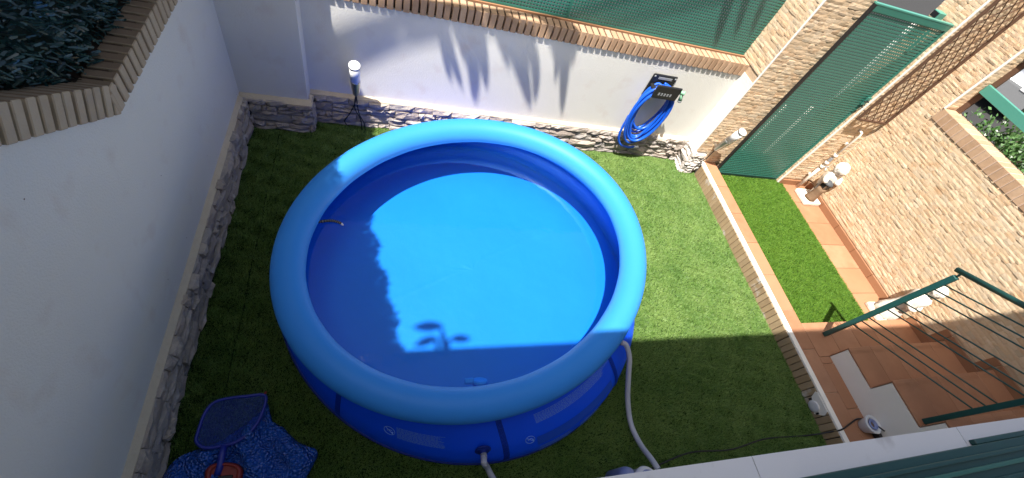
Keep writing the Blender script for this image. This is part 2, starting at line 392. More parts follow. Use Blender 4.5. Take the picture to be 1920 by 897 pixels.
# ------------------------------------------------------------------ ground
MB().add([(-150, -150, -.03), (150, -150, -.03), (150, 150, -.03), (-150, 150, -.03)], [(0, 1, 2, 3)]).build('ground', M['asphalt'])
bpy.data.objects['ground']['kind'] = 'structure'
lawn = MB().add([(-.02, -.2, 0), (XR, -.2, 0), (XR, YB, 0), (-.02, YB, 0)], [(0, 1, 2, 3)]).build('lawn', M['turfbase']); tag(lawn, kind='structure')

def blades(name, regions, dens, parent, hole=None, lean=(.3, .2), L=(.015, .027), z=0.0, mt=None):
    pts = []
    for (x0, x1, y0, y1) in regions:
        n = int((x1 - x0) * (y1 - y0) * dens); p = np.stack([rng.uniform(x0, x1, n), rng.uniform(y0, y1, n)], 1); pts.append(p)
    p = np.concatenate(pts)
    p = p[np.abs(p[:, 0] - .285 - .004 * np.sin(p[:, 1] * 9)) > .004]
    if hole: p = p[np.hypot(p[:, 0] - hole[0], p[:, 1] - hole[1]) > hole[2]]
    n = len(p); le = rng.uniform(L[0], L[1], n); wd = rng.uniform(.0014, .0027, n); an = rng.uniform(0, 2 * np.pi, n)
    tuft = np.sin(p[:, 0] * 31 + np.sin(p[:, 1] * 23) * 2) * .4 + np.sin(p[:, 1] * 37 + p[:, 0] * 11) * .4
    ti = rng.uniform(.25, 1.0, n); dr = rng.normal(0, .9, n) + tuft * 1.3 + math.atan2(lean[1], lean[0])
    ux, uy = np.cos(an) * wd, np.sin(an) * wd
    z0 = np.full(n, z + .001)
    tip = np.stack([p[:, 0] + np.cos(dr) * le * ti, p[:, 1] + np.sin(dr) * le * ti, z0 + le * np.sqrt(np.maximum(0, 1 - .75 * ti ** 2))], 1)
    A = np.stack([p[:, 0] - ux, p[:, 1] - uy, z0], 1); B = np.stack([p[:, 0] + ux, p[:, 1] + uy, z0], 1)
    V = np.stack([A, B, tip], 1).reshape(-1, 3); F = np.arange(3 * n).reshape(-1, 3)
    rr = np.repeat(np.clip(.12 + rng.beta(3, 3, n) * .6, 0, .95), 3)
    o = bigmesh(name, V, F, mt or M['turf'], parent, rr); return o
g = blades('artificial_grass', [(.05, XR, -.1, YB - .05)], 52000, None, (2.0, 1.9, 1.47))
tag(g, 'green artificial grass covering the yard around the blue pool', 'grass', kind='stuff')

# raised path: floor, tiles, carpet
path = MB().box(XR + .02, XW + .02, .86, YG + .3, -.02, ZP - .012).build('path', M['grout']); tag(path, kind='structure')
carpet = MB().box(5.28, 6.40, 1.262, 3.325, ZP - .011, ZP + .004).build('turf_runner', M['turfbase']); tag(carpet, 'green turf runner lying on the tiled path in front of the gate', 'turf runner')
g2 = blades('turf_pile', [(5.28, 6.41, 1.268, 3.315)], 50000, carpet, None, (.3, .2), (.013, .024), ZP + .004, M['turf2']); tag(g2, kind='stuff')
def tile(parent, x0, x1, y0, y1, z, th=.012, mt=None, name='tile'):
    return MB().box(x0, x1, y0, y1, z - th, z + random.uniform(-.0008, .0008)).build(name, mt or M['tile'], parent, bevel=.0025)
y = YG - .04
for k in range(7):
    y1 = y; y0 = max(1.265, y - .335); tile(path, 6.405, XW - .012, y0 + .004, y1, ZP); y = y0
    if y0 <= 1.27: break
tile(path, 5.30, 6.33, YG - .02, YG + .28, ZP + .001)

# ------------------------------------------------------------------ low retaining wall with tiled top
lw = thing('retaining_wall', 'low brick retaining wall with white edge between lawn and tiled path', 'retaining wall')
MB().box(XR + .012, 5.268, -.2, 3.41, -.02, ZC - .012).build('wall_body', M['mortar'], lw)
yy = 3.36; i = 0
while yy > -.15:
    brick(lw, (XR + .007, yy - .03, .078), (0, 1, 0), (-1, 0, 0), (0, 0, 1), .0545, .03, .170, M['lowbrick']); yy -= .0605
MB().box(XR - .004, XR + .052, -.2, 3.42, ZC - .014, ZC + .008).build('white_edge', M['cap'], lw, bevel=.004)
yy = 3.43
for k in range(10):
    y0 = yy - .409
    if y0 < -.3: break
    tile(lw, XR + .055, 5.272, max(y0 + .004, -.2), yy, ZC + .004, .016); yy = y0
MB().box(XR + .0551, 5.262, -.2, 3.43, ZC - .013, ZC - .004).build('grout_bed', M['grout'], lw)
patch = MB()
v = []; f = []
pp = [(XR - .010, .43, .03), (XR - .010, .57, .09), (XR - .010, .60, .15), (XR - .010, .585, .166), (XR - .010, .42, .166), (XR - .010, .395, .12)]
patch.add(pp + [(x + .02, a, c) for x, a, c in pp], [tuple(range(6)), tuple(range(11, 5, -1))] + [(k, (k + 1) % 6, 6 + (k + 1) % 6, 6 + k) for k in range(6)]).build('mortar_patch', M['cap'], lw)

# ------------------------------------------------------------------ back wall
bw = thing('back_wall', 'white plastered back wall with stone base and brick coping behind the pool', 'wall')
MB().box(XPIL - .02, XPL + .02, YB, YB + .24, -.02, 1.25).build('plaster_face', M['plaster'], bw)
MB().box(XPIL, XPL, YB - .018, YB + .01, -.02, ZS - .012).build('mortar_bed', M['mortar'], bw)
MB().add([(XPIL, YB - .04, ZS - .008), (XPL, YB - .04, ZS - .008), (XPL, YB + .01, ZS + .016), (XPIL, YB + .01, ZS + .016), (XPIL, YB - .04, ZS - .03), (XPL, YB - .04, ZS - .03), (XPL, YB + .01, ZS - .03), (XPIL, YB + .01, ZS - .03)],
         [(0, 1, 2, 3), (4, 5, 1, 0), (5, 6, 2, 1), (6, 7, 3, 2), (7, 4, 0, 3), (7, 6, 5, 4)]).build('base_ledge', M['ledgemortar'], bw)
ledge_stones(bw, (XPIL + .03, YB - .01, 0), (1, 0, 0), (0, -1, 0), XPL - XPIL - .04, ZS - .014, 3, M['stone'])
MB().box(XPIL - .02, XPL, YB + .03, YB + .225, 1.2505, 1.378).build('coping_mortar', M['joint2'], bw)
x = XPL - .030
while x > XPIL - .05:
    brick(bw, (x, YB + .045, 1.3185), (1, 0, 0), (0, 1, 0), (0, 0, 1), .0500, .125, .133, M['brick'])
    x -= .0655

# mesh fence on the coping
fence = thing('mesh_fence', 'green perforated metal screen standing on the back wall coping', 'fence')
def perforated(name, x0, x1, z0, z1, y, px_, pz_, bx_, bz_, parent, mt, th=.003):
    b = MB(); nx = int((x1 - x0) / px_); nz_ = int((z1 - z0) / pz_)
    for i in range(nx + 1):
        xx = x0 + i * (x1 - x0) / nx; b.box(xx - bx_ / 2, xx + bx_ / 2, y - th, y, z0, z1)
    for j in range(nz_ + 1):
        zz = z0 + j * (z1 - z0) / nz_; b.box(x0, x1, y - th - .0025, y + .002, zz - bz_ / 2, zz + bz_ / 2)
    o = b.build(name, mt, parent); tag(o, kind='stuff'); return o
YF = YB + .155
for (a, b_) in ((.60, 2.77), (2.79, XPL + .05)):
    perforated('perforated_sheet', a, b_, 1.405, 2.9, YF, .0290, .0270, .0150, .0135, fence, M['green'])
    MB().box(a, b_, YF - .008, YF + .016, 1.386, 1.408).build('bottom_rail', M['green'], fence)
    MB().box(a, b_, YF - .008, YF + .016, 2.9, 2.93).build('top_rail', M['green'], fence)
MB().box(2.765, 2.795, YF - .002, YF + .03, 1.386, 2.93).build('post', M['green'], fence)
MB().box(XPIL, XPL, YF - .03, YF - .012, 1.378, 1.392).build('rust_strip', M['skirt'], fence)

# ------------------------------------------------------------------ corner pilaster
cp = thing('corner_pilaster', 'shaded white plaster pilaster with stone base in the yard corner', 'pilaster')
MB().box(-.02, XPIL, YP, YB + .2, -.02, 2.2).build('plaster_face', M['plaster'], cp, bevel=.004)
MB().box(.0, XPIL + .008, YP - .018, YB, -.02, ZS - .012).build('mortar_bed', M['mortar'], cp)
MB().add([(0, YP - .055, ZS - .012), (XPIL + .035, YP - .055, ZS - .012), (XPIL + .01, YP + .01, ZS + .016), (0, YP + .01, ZS + .016), (0, YP - .055, ZS - .03), (XPIL + .035, YP - .055, ZS - .03), (XPIL + .035, YB - .06, ZS - .03), (XPIL + .035, YB - .06, ZS - .012), (XPIL - .01, YB - .06, ZS + .016)],
         [(0, 1, 2, 3), (4, 5, 1, 0), (1, 5, 6, 7), (1, 7, 8, 2)]).build('base_ledge', M['ledgemortar'], cp)
ledge_stones(cp, (.07, YP - .01, 0), (1, 0, 0), (0, -1, 0), XPIL - .045, ZS - .014, 11, M['stone'])
ledge_stones(cp, (XPIL + .004, YP - .05, 0), (0, 1, 0), (1, 0, 0), .14, ZS - .016, 12, M['stone'], .035)

# ------------------------------------------------------------------ left wall
lwall = thing('left_wall', 'tall shaded white wall with sloping brick coping on the left of the yard', 'wall')
ZL = 1.462; YK = 1.915; SL = .645
def ztop(y_): return ZL if y_ >= YK else ZL + (YK - y_) * SL
prof = [(-.3, -.02), (3.7, -.02), (3.7, ZL), (YK, ZL), (-.3, ztop(-.3))]
MB().add([(-.26, a, c) for a, c in prof] + [(0, a, c) for a, c in prof], [tuple(range(5)), tuple(range(9, 4, -1))] + [(k, (k + 1) % 5, 5 + (k + 1) % 5, 5 + k) for k in range(5)]).build('plaster_face', M['plaster'], lwall)
MB().box(-.01, .018, -.3, YP, -.02, ZS - .012).build('mortar_bed', M['mortar'], lwall)
MB().add([(.038, -.3, ZS - .008), (.038, YP - .05, ZS - .008), (-.01, YP - .05, ZS + .016), (-.01, -.3, ZS + .016), (.038, -.3, ZS - .03), (.038, YP - .05, ZS - .03)], [(0, 1, 2, 3), (4, 5, 1, 0)]).build('base_ledge', M['ledgemortar'], lwall)
ledge_stones(lwall, (.01, -.2, 0), (0, 1, 0), (1, 0, 0), YP + .2 - .04, ZS - .014, 21, M['stone'])
BH = .135; BD = .125
cs = 1 / math.hypot(1, SL); sn = SL * cs
yy = YK + .045
while yy < 3.62:
    brick(lwall, (-.046, yy, ZL + BH / 2), (0, 1, 0), (-1, 0, 0), (0, 0, 1), .0485, BD, BH, M['brickgrey']); yy += .0655
MB().box(-.235, -.028, YK, 3.65, ZL, ZL + BH - .012).build('coping_mortar', M['joint'], lwall)
s = .012
while True:
    yc = YK - s * cs; zc_ = ZL + s * sn
    if yc < -.25: break
    n_ = Vector((0, sn, cs)); c = Vector((-.046, yc, zc_)) + n_ * (BH / 2)
    brick(lwall, c, (0, -cs, sn), (-1, 0, 0), n_, .0485, BD, BH, M['brickgrey']); s += .0655
a_ = Vector((0, YK, ZL)); b_ = Vector((0, -.3, ztop(-.3))); nn = Vector((0, sn, cs)) * (BH - .012)
q = [a_, b_, b_ + nn, a_ + nn]
MB().add([(-.235, p.y, p.z) for p in q] + [(-.028, p.y, p.z) for p in q], [(0, 1, 2, 3), (7, 6, 5, 4), (0, 4, 5, 1), (1, 5, 6, 2), (2, 6, 7, 3), (3, 7, 4, 0)]).build('sloped_coping_mortar', M['joint'], lwall)
brick(lwall, (-.046, YK + .012, ZL + BH * .42), (0, 1, 0), (-1, 0, 0), (0, 0, 1), .030, BD, BH * .8, M['brickgrey'])

# artificial hedge on the left wall
hd = thing('artificial_hedge', 'dark green artificial hedge screen rising behind the left wall coping', 'hedge')
def htop(y_): return 3.36 if y_ > 1.58 else 3.36 + (1.58 - y_) * .52
def hbot(y_): return ztop(y_) + BH - .01 if y_ > YK else ztop(y_) + BH / cs - .01
ys = np.linspace(-.3, 3.75, 28)
v = []; 
for y_ in ys:
    z_a = hbot(y_); z_b = htop(y_) - .03
    v += [(-.20, y_, z_a), (-.20, y_, z_b), (-.17, y_, z_a), (-.17, y_, z_b)]
f = []
for i in range(len(ys) - 1):
    a = 4 * i; b_ = a + 4
    f += [(a, b_, b_ + 1, a + 1), (a + 2, a + 3, b_ + 3, b_ + 2), (a + 1, b_ + 1, b_ + 3, a + 3), (a, a + 2, b_ + 2, b_)]
MB().add(v, f).build('backing', M['hedgeback'], hd)
n = 42000
yv = rng.uniform(-.3, 3.75, n); zb = np.array([hbot(k) for k in yv]); zt = np.array([htop(k) for k in yv])
zt += .012 * np.sin(yv * 61) + .008 * np.sin(yv * 97) - .02
zz = zb + (zt - zb) * np.where(rng.random(n) < .12, rng.uniform(.96, 1, n), rng.uniform(0, 1, n)); xx = rng.uniform(-.19, -.095, n) + .02 * np.sin(yv * 21 + zz * 9)
le = rng.uniform(.026, .05, n); wd = rng.uniform(.0042, .0075, n)
d = np.stack([rng.uniform(.15, 1.0, n), rng.normal(.55, .6, n), rng.normal(-.25, .45, n)], 1); d /= np.linalg.norm(d, axis=1)[:, None]
sd = np.cross(d, rng.normal(0, 1, (n, 3))); sd /= np.linalg.norm(sd, axis=1)[:, None]
c = np.stack([xx, yv, zz], 1)
V = np.stack([c - sd * wd[:, None] * .6, c + sd * wd[:, None] * .6, c + d * (le * .88)[:, None] + sd * wd[:, None] * .8, c + d * le[:, None], c + d * (le * .88)[:, None] - sd * wd[:, None] * .8], 1).reshape(-1, 3)
k = np.arange(n)[:, None] * 5
F = np.concatenate([k + np.array([[0, 1, 2, 4]])]); F3 = np.concatenate([np.concatenate([k, k + 1, k + 2], 1), np.concatenate([k, k + 2, k + 4], 1), np.concatenate([k + 4, k + 2, k + 3], 1)])
lf = bigmesh('leaves', V, F3, M['hedge'], hd, np.repeat(rng.uniform(0, 1, n), 5)); tag(lf, kind='stuff')

# ------------------------------------------------------------------ gate pillar
gp = thing('gate_pillar', 'stone clad pillar between back wall and green gate', 'pillar')
MB().box(XPL, 5.375, YPL, 3.86, -.02, 3.3).build('core', M['cladback'], gp)
MB().box(XPL - .006, XPL + .02, YPL + .004, YB, ZS, 1.30).build('plaster_return', M['plaster'], gp)
cladding(gp, [((XPL, YPL, 0), (1, 0, 0), (0, -1, 0), 5.372 - XPL, ZC, 3.3, None),
              ((XPL, YPL + .004, 0), (0, 1, 0), (-1, 0, 0), .4, 1.39, 3.3, None),
              ((5.375, YPL, 0), (0, 1, 0), (1, 0, 0), .4, .1, 3.3, None)], 5, 300)
MB().box(XPL - .010, XPL + .0, YPL - .012, YPL + .004, .3, 3.3).build('corner_joint', M['cap'], gp)
MB().box(XPL - .02, 5.03, YPL - .02, YPL, -.02, ZS - .01).build('base_bed', M['mortar'], gp)
ledge_stones(gp, (XPL - .05, YPL - .006, 0), (1, 0, 0), (0, -1, 0), .22, ZS - .01, 31, M['whitestone'], .06)
ledge_stones(gp, (XPL + .01, YPL - .05, 0), (0, 1, 0), (-1, 0, 0), .22, ZS - .01, 32, M['whitestone'], .06)

# ------------------------------------------------------------------ gate
gt = thing('garden_gate', 'tall green perforated metal gate at the end of the path', 'gate')
GX0, GX1, GZ0, GZ1 = 5.272, 6.325, .085, 2.285
perforated('perforated_sheet', GX0 + .02, GX1 - .02, GZ0 + .03, GZ1 - .055, YG, .0300, .0290, .0150, .0165, gt, M['green'])
MB().box(GX0, GX0 + .022, YG - .014, YG + .02, GZ0, GZ1).build('side_frame', M['black'], gt)
MB().box(GX1 - .022, GX1, YG - .014, YG + .02, GZ0, GZ1).build('side_frame', M['green'], gt)
MB().box(GX0 + .022, GX1 - .022, YG - .014, YG + .02, GZ0, GZ0 + .03).build('bottom_frame', M['frame'], gt)
MB().box(GX0 + .022, GX1 - .022, YG - .014, YG + .02, GZ1 - .055, GZ1 + .0).build('top_frame', M['green'], gt)
MB().box(GX0 - .0, GX1, YG - .016, YG + .022, GZ1 + .0005, GZ1 + .012).build('top_cap', M['greenlight'], gt)
MB().box(6.11, 6.15, YG - .010, YG - .004, 1.98, 2.2).build('hinge_plate', M['green'], gt)
lk = MB().box(GX1 - .05, GX1 + .012, YG - .03, YG - .0145, 1.36, 1.46).build('lock', M['green'], gt, bevel=.004)
MB().tube([(GX1 - .025, YG - .030, 1.42), (GX1 - .025, YG - .055, 1.42), (GX1 - .09, YG - .055, 1.42)], .007, 8).build('handle', M['black'], lk)

# white posts in the street, seen through the gate
for (pa, pb, y_, lab) in (((1390, 283), (1470, 195), 3.95, 'short white street post behind the gate, nearest the pillar'), ((1428, 292), (1502, 197), 3.95, 'short white street post behind the middle of the gate'), ((1563, 186), (1728, 42), 5.6, 'tall cream street post seen through the upper gate')):
    a_ = atY(pa, y_); b_ = atY(pb, y_); t_ = thing('street_post', lab, 'post', 'posts in the street behind the gate', (a_[0], y_, -.03))
    h_ = b_[2] + .03; r_ = .022 if y_ < 4 else .034
    MB().lathe([(r_ * .9, 0), (r_, .005), (r_, h_ - .02), (r_ * .6, h_)], 14).build('shaft', M['cap'], t_, True)
    MB().lathe([(r_ + .002, h_ * .80), (r_ + .003, h_ * .805), (r_ + .003, h_ * .86), (r_ + .002, h_ * .865)], 14).build('band', M['grey'], t_, True)
# ------------------------------------------------------------------ wall right of the gate
rw = thing('gate_side_wall', 'narrow stone clad wall right of the gate behind the trellis', 'wall')
MB().box(6.335, XW + .03, YW, 3.60, -.02, 3.4).build('core', M['cladback'], rw)
cladding(rw, [((6.345, YW, 0), (1, 0, 0), (0, -1, 0), XW - 6.345, ZP + .1, 3.4, None),
              ((6.335, YW, 0), (0, 1, 0), (-1, 0, 0), .31, ZP, 3.4, None)], 6, 300)
MB().box(6.329, 6.342, YW - .014, YW + .004, ZP, 3.4).build('edge_joint', M['cap'], rw)
MB().box(6.36, XW - .02, YW - .024, YW - .002, ZP, ZP + .085).build('skirting', M['skirt'], rw, bevel=.003)
bx_ = thing('letter_box', 'small green box fixed inside the gate opening beside the stone jamb', 'box')
MB().box(6.24, 6.334, 3.46, 3.54, 2.26, 2.32).build('body', M['greenlight'], bx_, bevel=.004)
MB().box(6.232, 6.24, 3.468, 3.532, 2.268, 2.312).build('front', M['black'], bx_)

# ------------------------------------------------------------------ right boundary wall
bwall = thing('boundary_wall', 'long warm stone clad wall with brick coping along the right of the path', 'wall')
YE = 2.985; ZB = 1.545
MB().box(XW, 7.12, -.3, YE, -.02, ZB).build('low_core', M['cladback'], bwall)
MB().box(XW, 7.12, YE, 3.86, -.02, 3.4).build('high_core', M['cladback'], bwall)
def skz(y_):
    if y_ > 1.24: return ZP + .085
    if y_ > .93: return ZC + .09
    if y_ > .57: return .375 + .09
    if y_ > .21: return .57 + .09
    return .85
cladding(bwall, [((XW, -.2, 0), (0, 1, 0), (-1, 0, 0), YE + .2, .1, ZB, lambda c: c[2] > skz(c[1]) + .02),
                 ((XW, YE, 0), (0, 1, 0), (-1, 0, 0), YW - YE, .1, 3.4, lambda c: c[2] > skz(c[1]) + .02),
                 ((XW, YE, 0), (1, 0, 0), (0, -1, 0), .26, ZB + .14, 3.4, None)], 8, 300)
MB().box(XW - .014, XW + .002, YE - .014, YE + .004, ZB + .135, 3.4).build('corner_joint', M['cap'], bwall)
MB().box(XW - .022, XW - .001, YW - .02, YW - .002, .18, 3.4).build('inner_corner_joint', M['ledgemortar'], bwall)
y = YW - .026
while y > 1.25:
    y0 = max(y - .36, 1.245); MB().box(XW - .022, XW - .001, y0 + .004, y, ZP, ZP + .085).build('skirting', M['skirt'], bwall, bevel=.003); y = y0
for (y0, y1, za, zb_) in ((.93, 1.243, ZC, ZC + .09), (.57, .93, .375, .465), (.21, .57, .57, .66), (-.15, .21, .765, .855)):
    MB().box(XW - .022, XW - .001, y0 + .002, y1 - .002, za, zb_).build('skirting', M['skirt'], bwall, bevel=.003)
for (y0, za, zb_) in ((.93, ZC + .09, .465), (.57, .465, .66), (.21, .66, .855)):
    MB().box(XW - .021, XW - .002, y0 + .004, y0 + .085, za + .002, zb_).build('skirting', M['skirt'], bwall, bevel=.003)
y = YE - .04
while y > -.25:
    brick(bwall, (XW + .112, y, ZB + .068), (0, 1, 0), (1, 0, 0), (0, 0, 1), .0640, .25, .133, M['brick']); y -= .0755
MB().box(XW - .006, XW + .222, -.28, YE, ZB + .001, ZB + .130).build('coping_mortar', M['grout'], bwall)
MB().box(XW + .231, XW + .246, -.28, YE, ZB + .08, ZB + .13).build('rust_strip', M['skirt'], bwall)

# boundary rail
rl = thing('boundary_rail', 'pale green metal fence rails above the right wall coping', 'fence')
MB().box(6.985, 7.025, .2, YE - .014, 1.915, 2.010).build('rail', M['greenlight'], rl, bevel=.003)
MB().box(6.985, 7.025, .2, YE - .014, 2.33, 2.425).build('rail', M['greenlight'], rl, bevel=.003)
for y_ in (.9, 2.1 - 1.9): MB().box(6.98, 7.03, y_ - .025, y_ + .025, ZB + .136, 2.5).build('post', M['greenlight'], rl)
MB().box(7.03, 7.05, YE - .06, YE - .004, ZB + .136, 2.5).build('wall_bracket', M['brownmetal'], rl)

# shrubs behind the right wall
def shrub(label, cx, cy, z0, z1, rx, ry, nl):
    t_ = thing('leafy_shrub', label, 'shrub', 'shrubs behind the right wall', (cx, cy, z0))
    b = MB()
    for k in range(5):
        a = random.uniform(0, 6.28); b.tube([(0, 0, 0), (rx * .25 * math.cos(a), ry * .25 * math.sin(a), (z1 - z0) * .45), (rx * .6 * math.cos(a), ry * .6 * math.sin(a), (z1 - z0) * .85)], [.014, .009, .004], 6)
    b.build('stem', M['bark'], t_)
    u = rng.normal(0, 1, (nl, 3)); u /= np.linalg.norm(u, axis=1)[:, None]; rad = rng.uniform(.55, 1.05, nl) * (1 + .22 * np.sin(u[:, 0] * 5 + 3 * u[:, 2]) + .15 * np.sin(u[:, 1] * 9))
    c = u * rad[:, None] * np.array([rx, ry, (z1 - z0) * .5]) + np.array([0, 0, (z1 - z0) * .52])
    le = rng.uniform(.03, .055, nl); d = u + rng.normal(0, .6, (nl, 3)) + np.array([0, 0, .35]); d /= np.linalg.norm(d, axis=1)[:, None]
    s_ = np.cross(d, rng.normal(0, 1, (nl, 3))); s_ /= np.linalg.norm(s_, axis=1)[:, None]; wd = le * .36
    V = np.stack([c, c + d * (le * .45)[:, None] + s_ * wd[:, None], c + d * le[:, None], c + d * (le * .45)[:, None] - s_ * wd[:, None]], 1).reshape(-1, 3)
    k = np.arange(nl)[:, None] * 4
    o = bigmesh('foliage', V, np.concatenate([np.concatenate([k, k + 1, k + 2], 1), np.concatenate([k, k + 2, k + 3], 1)]), M['leaf'], t_, np.repeat(rng.uniform(0, .9, nl), 4)); tag(o, kind='stuff')
MB().box(7.125, 9.2, -.3, 4.2, -.02, .9).build('planting_bed', M['soil']); tag(bpy.data.objects['planting_bed'], kind='structure')
shrub('leafy shrub behind the right coping, nearest the stone pillar end', 7.62, 2.62, .9, 1.78, .42, .42, 2600)
shrub('leafy shrub behind the right coping, at the picture edge', 7.60, 1.95, .9, 1.80, .42, .45, 2600)
shrub('rear leafy shrub behind the green rail in the planting bed', 8.35, 2.45, .9, 1.85, .5, .5, 2600)

# ------------------------------------------------------------------ stairs
st = thing('entrance_stairs', 'terracotta tiled stairs with white plaster side by the right wall', 'stairs')
XS = 5.42
steps = [(1.245, .90, ZC), (.90, .54, .375), (.54, .18, .57), (.18, -.16, .765)]
MB().box(5.275, XW, .90, 1.24, -.02, ZC - .0125).build('landing_core', M['grout'], st)
side = [(.895, ZP), (.895, .36), (.535, .36), (.535, .555), (.175, .555), (.175, .75), (-.16, .75), (-.16, ZP)]
MB().add([(XS, a, c) for a, c in side] + [(XW - .001, a, c) for a, c in side], [tuple(range(8)), tuple(range(15, 7, -1))] + [(k, (k + 1) % 8, 8 + (k + 1) % 8, 8 + k) for k in range(8)]).build('plaster_side', M['cap'], st)
MB().box(5.272, XS, -.16, .90, -.02, ZC - .0125).build('side_path_core', M['grout'], st)
yy = 1.243; k = 0
for (y0, y1) in ((1.243, .834), (.830, .421), (.417, .008), (.004, -.16)):
    if y1 < .9: tile(st, 5.2745, XS - .002, y1, min(y0, .896), ZC + .0035, .016)
for i, (ya, yb_, z_) in enumerate(steps):
    x = (5.2745 if i == 0 else XS + .002); n_ = 5 if i else 5
    wd = (XW - .003 - x) / n_
    for k in range(n_):
        tile(st, x + k * wd + .003, x + (k + 1) * wd, yb_ + (.004 if i else .0), ya + (.012 if i else .0), z_ + .0035, .016)
        if i:
            MB().box(x + k * wd + .003, x + (k + 1) * wd, ya + .001, ya + .008, (ZC if i == 1 else steps[i - 1][2]) + .006, z_ - .014).build('riser_tile', M['tile'], st)
            for gq in range(3):
                MB().box(x + k * wd + .006, x + (k + 1) * wd - .004, ya - .022 - gq * .012, ya - .019 - gq * .012, z_ + .003, z_ + .0052).build('grip_line', M['skirt'], st)

# stair railing
sr = thing('stair_railing', 'dark green metal railing of thin rods beside the tiled stairs', 'railing')
RX = 5.5; YA = 1.115; YBp = .215; SLR = .50
MB().box(RX - .021, RX + .021, YA - .021, YA + .021, ZC + .006, 1.385).build('post', M['greendark'], sr, bevel=.003)
MB().box(RX - .021, RX + .021, YBp - .021, YBp + .021, .575, 1.85).build('post', M['greendark'], sr, bevel=.003)
for z_ in (.485, .571, .645, .82, .882, .966, 1.137, 1.211, 1.287):
    MB().tube([(RX, YA - .021, z_), (RX, YBp + .021, z_ + (YA - YBp) * SLR)], .0062, 8).build('rod', M['greendark'], sr, True)
MB().tube([(RX, YA, 1.385), (RX, YA + .004, 1.412), (RX, YA + .012, 1.425)], .008, 8).build('rail_bracket', M['greendark'], sr, True)
MB().tube([(RX, YA + .05, 1.418), (RX, -.16, 1.418 + (YA + .21) * .46)], .021, 14).build('handrail', M['greendark'], sr, True)

# ------------------------------------------------------------------ pool
pool = thing('inflatable_pool', 'round blue inflatable ring pool filled with water on the artificial lawn', 'pool')
RC = (1.925, 1.841, .62); RA, RE, RPH, RR_, TX, TY = 1.236, .069, .502, .104, .06, -.01
def ringc(th):
    a = RA * (1 + RE) * math.cos(th - RPH); b = RA * (1 - RE) * math.sin(th - RPH)
    x = a * math.cos(RPH) - b * math.sin(RPH); y = a * math.sin(RPH) + b * math.cos(RPH)
    return np.array([RC[0] + x, RC[1] + y, RC[2] + TX * x + TY * y])
BC = (2.005, 1.910)
PRO = [(0, .0), (.12, .10), (.28, .30), (.45, .55), (.62, .78), (.78, .94), (.90, 1.0), (.965, .995), (1.0, .975)]   # t -> share of the way out to the foot
def wallp(th, t, off=0.0):
    """t 0 under the ring .. 1 at the foot"""
    r = ringc(th); top = r + np.array([0, 0, -.085]); foot = np.array([BC[0] + 1.522 * math.cos(th), BC[1] + 1.522 * math.sin(th), .006])
    s = np.interp(t, [p[0] for p in PRO], [p[1] for p in PRO])
    p = top + (foot - top) * np.array([s, s, t]); p[2] = top[2] + (foot[2] - top[2]) * t
    if off:
        d = np.array([math.cos(th), math.sin(th), .45]); p = p + d / np.linalg.norm(d) * off
    return p
NT = 192
V = []; F = []
for i in range(NT):
    th = 2 * math.pi * i / NT; c = ringc(th); o_ = np.array([math.cos(th), math.sin(th), 0])
    for k in range(40):
        a = 2 * math.pi * k / 40; rr = RR_ * (1 + .006 * math.sin(th * 24) * max(0, -math.cos(a)))
        V.append(c + o_ * rr * math.cos(a) + np.array([0, 0, 1]) * rr * math.sin(a))
for i in range(NT):
    for k in range(40):
        j = (i + 1) % NT; k2 = (k + 1) % 40; F.append((i * 40 + k, j * 40 + k, j * 40 + k2, i * 40 + k2))
MB().add(V, F).build('inflatable_ring', M['ring'], pool, True)
ts = np.linspace(0, 1, 25)
V = [wallp(2 * math.pi * i / NT, t) for i in range(NT) for t in ts]; S = len(ts)
F = [(i * S + k, i * S + k + 1, ((i + 1) % NT) * S + k + 1, ((i + 1) % NT) * S + k) for i in range(NT) for k in range(S - 1)]
MB().add(V, F).build('outer_wall', M['poolwall'], pool, True)
V = [wallp(2 * math.pi * i / NT, t, -.012) for i in range(NT) for t in ts]
MB().add(V, F).build('inner_wall', M['poolin'], pool, True)
V = []; F = []; nr = 26
for i in range(NT):
    th = 2 * math.pi * i / NT; e = wallp(th, .97, -.014)
    for k in range(nr + 1):
        s = k / nr; x = BC[0] + (e[0] - BC[0]) * s; y = BC[1] + (e[1] - BC[1]) * s
        V.append((x, y, .018 + .004 * math.sin(x * 5.1 + y * 3) * math.sin(y * 4.3 - x * 2) + .0035 * math.exp(-((x * .45 + y * -.89 + .85) / .012) ** 2)))
F = [(i * (nr + 1) + k, i * (nr + 1) + k + 1, ((i + 1) % NT) * (nr + 1) + k + 1, ((i + 1) % NT) * (nr + 1) + k) for i in range(NT) for k in range(nr)]
MB().add(V, F).build('floor', M['poolin'], pool, True)
# foot hem
MB().tube([wallp(2 * math.pi * i / NT, .985, .004) for i in range(NT)], .009, 8, True).build('foot_hem', M['strap'], pool, True)
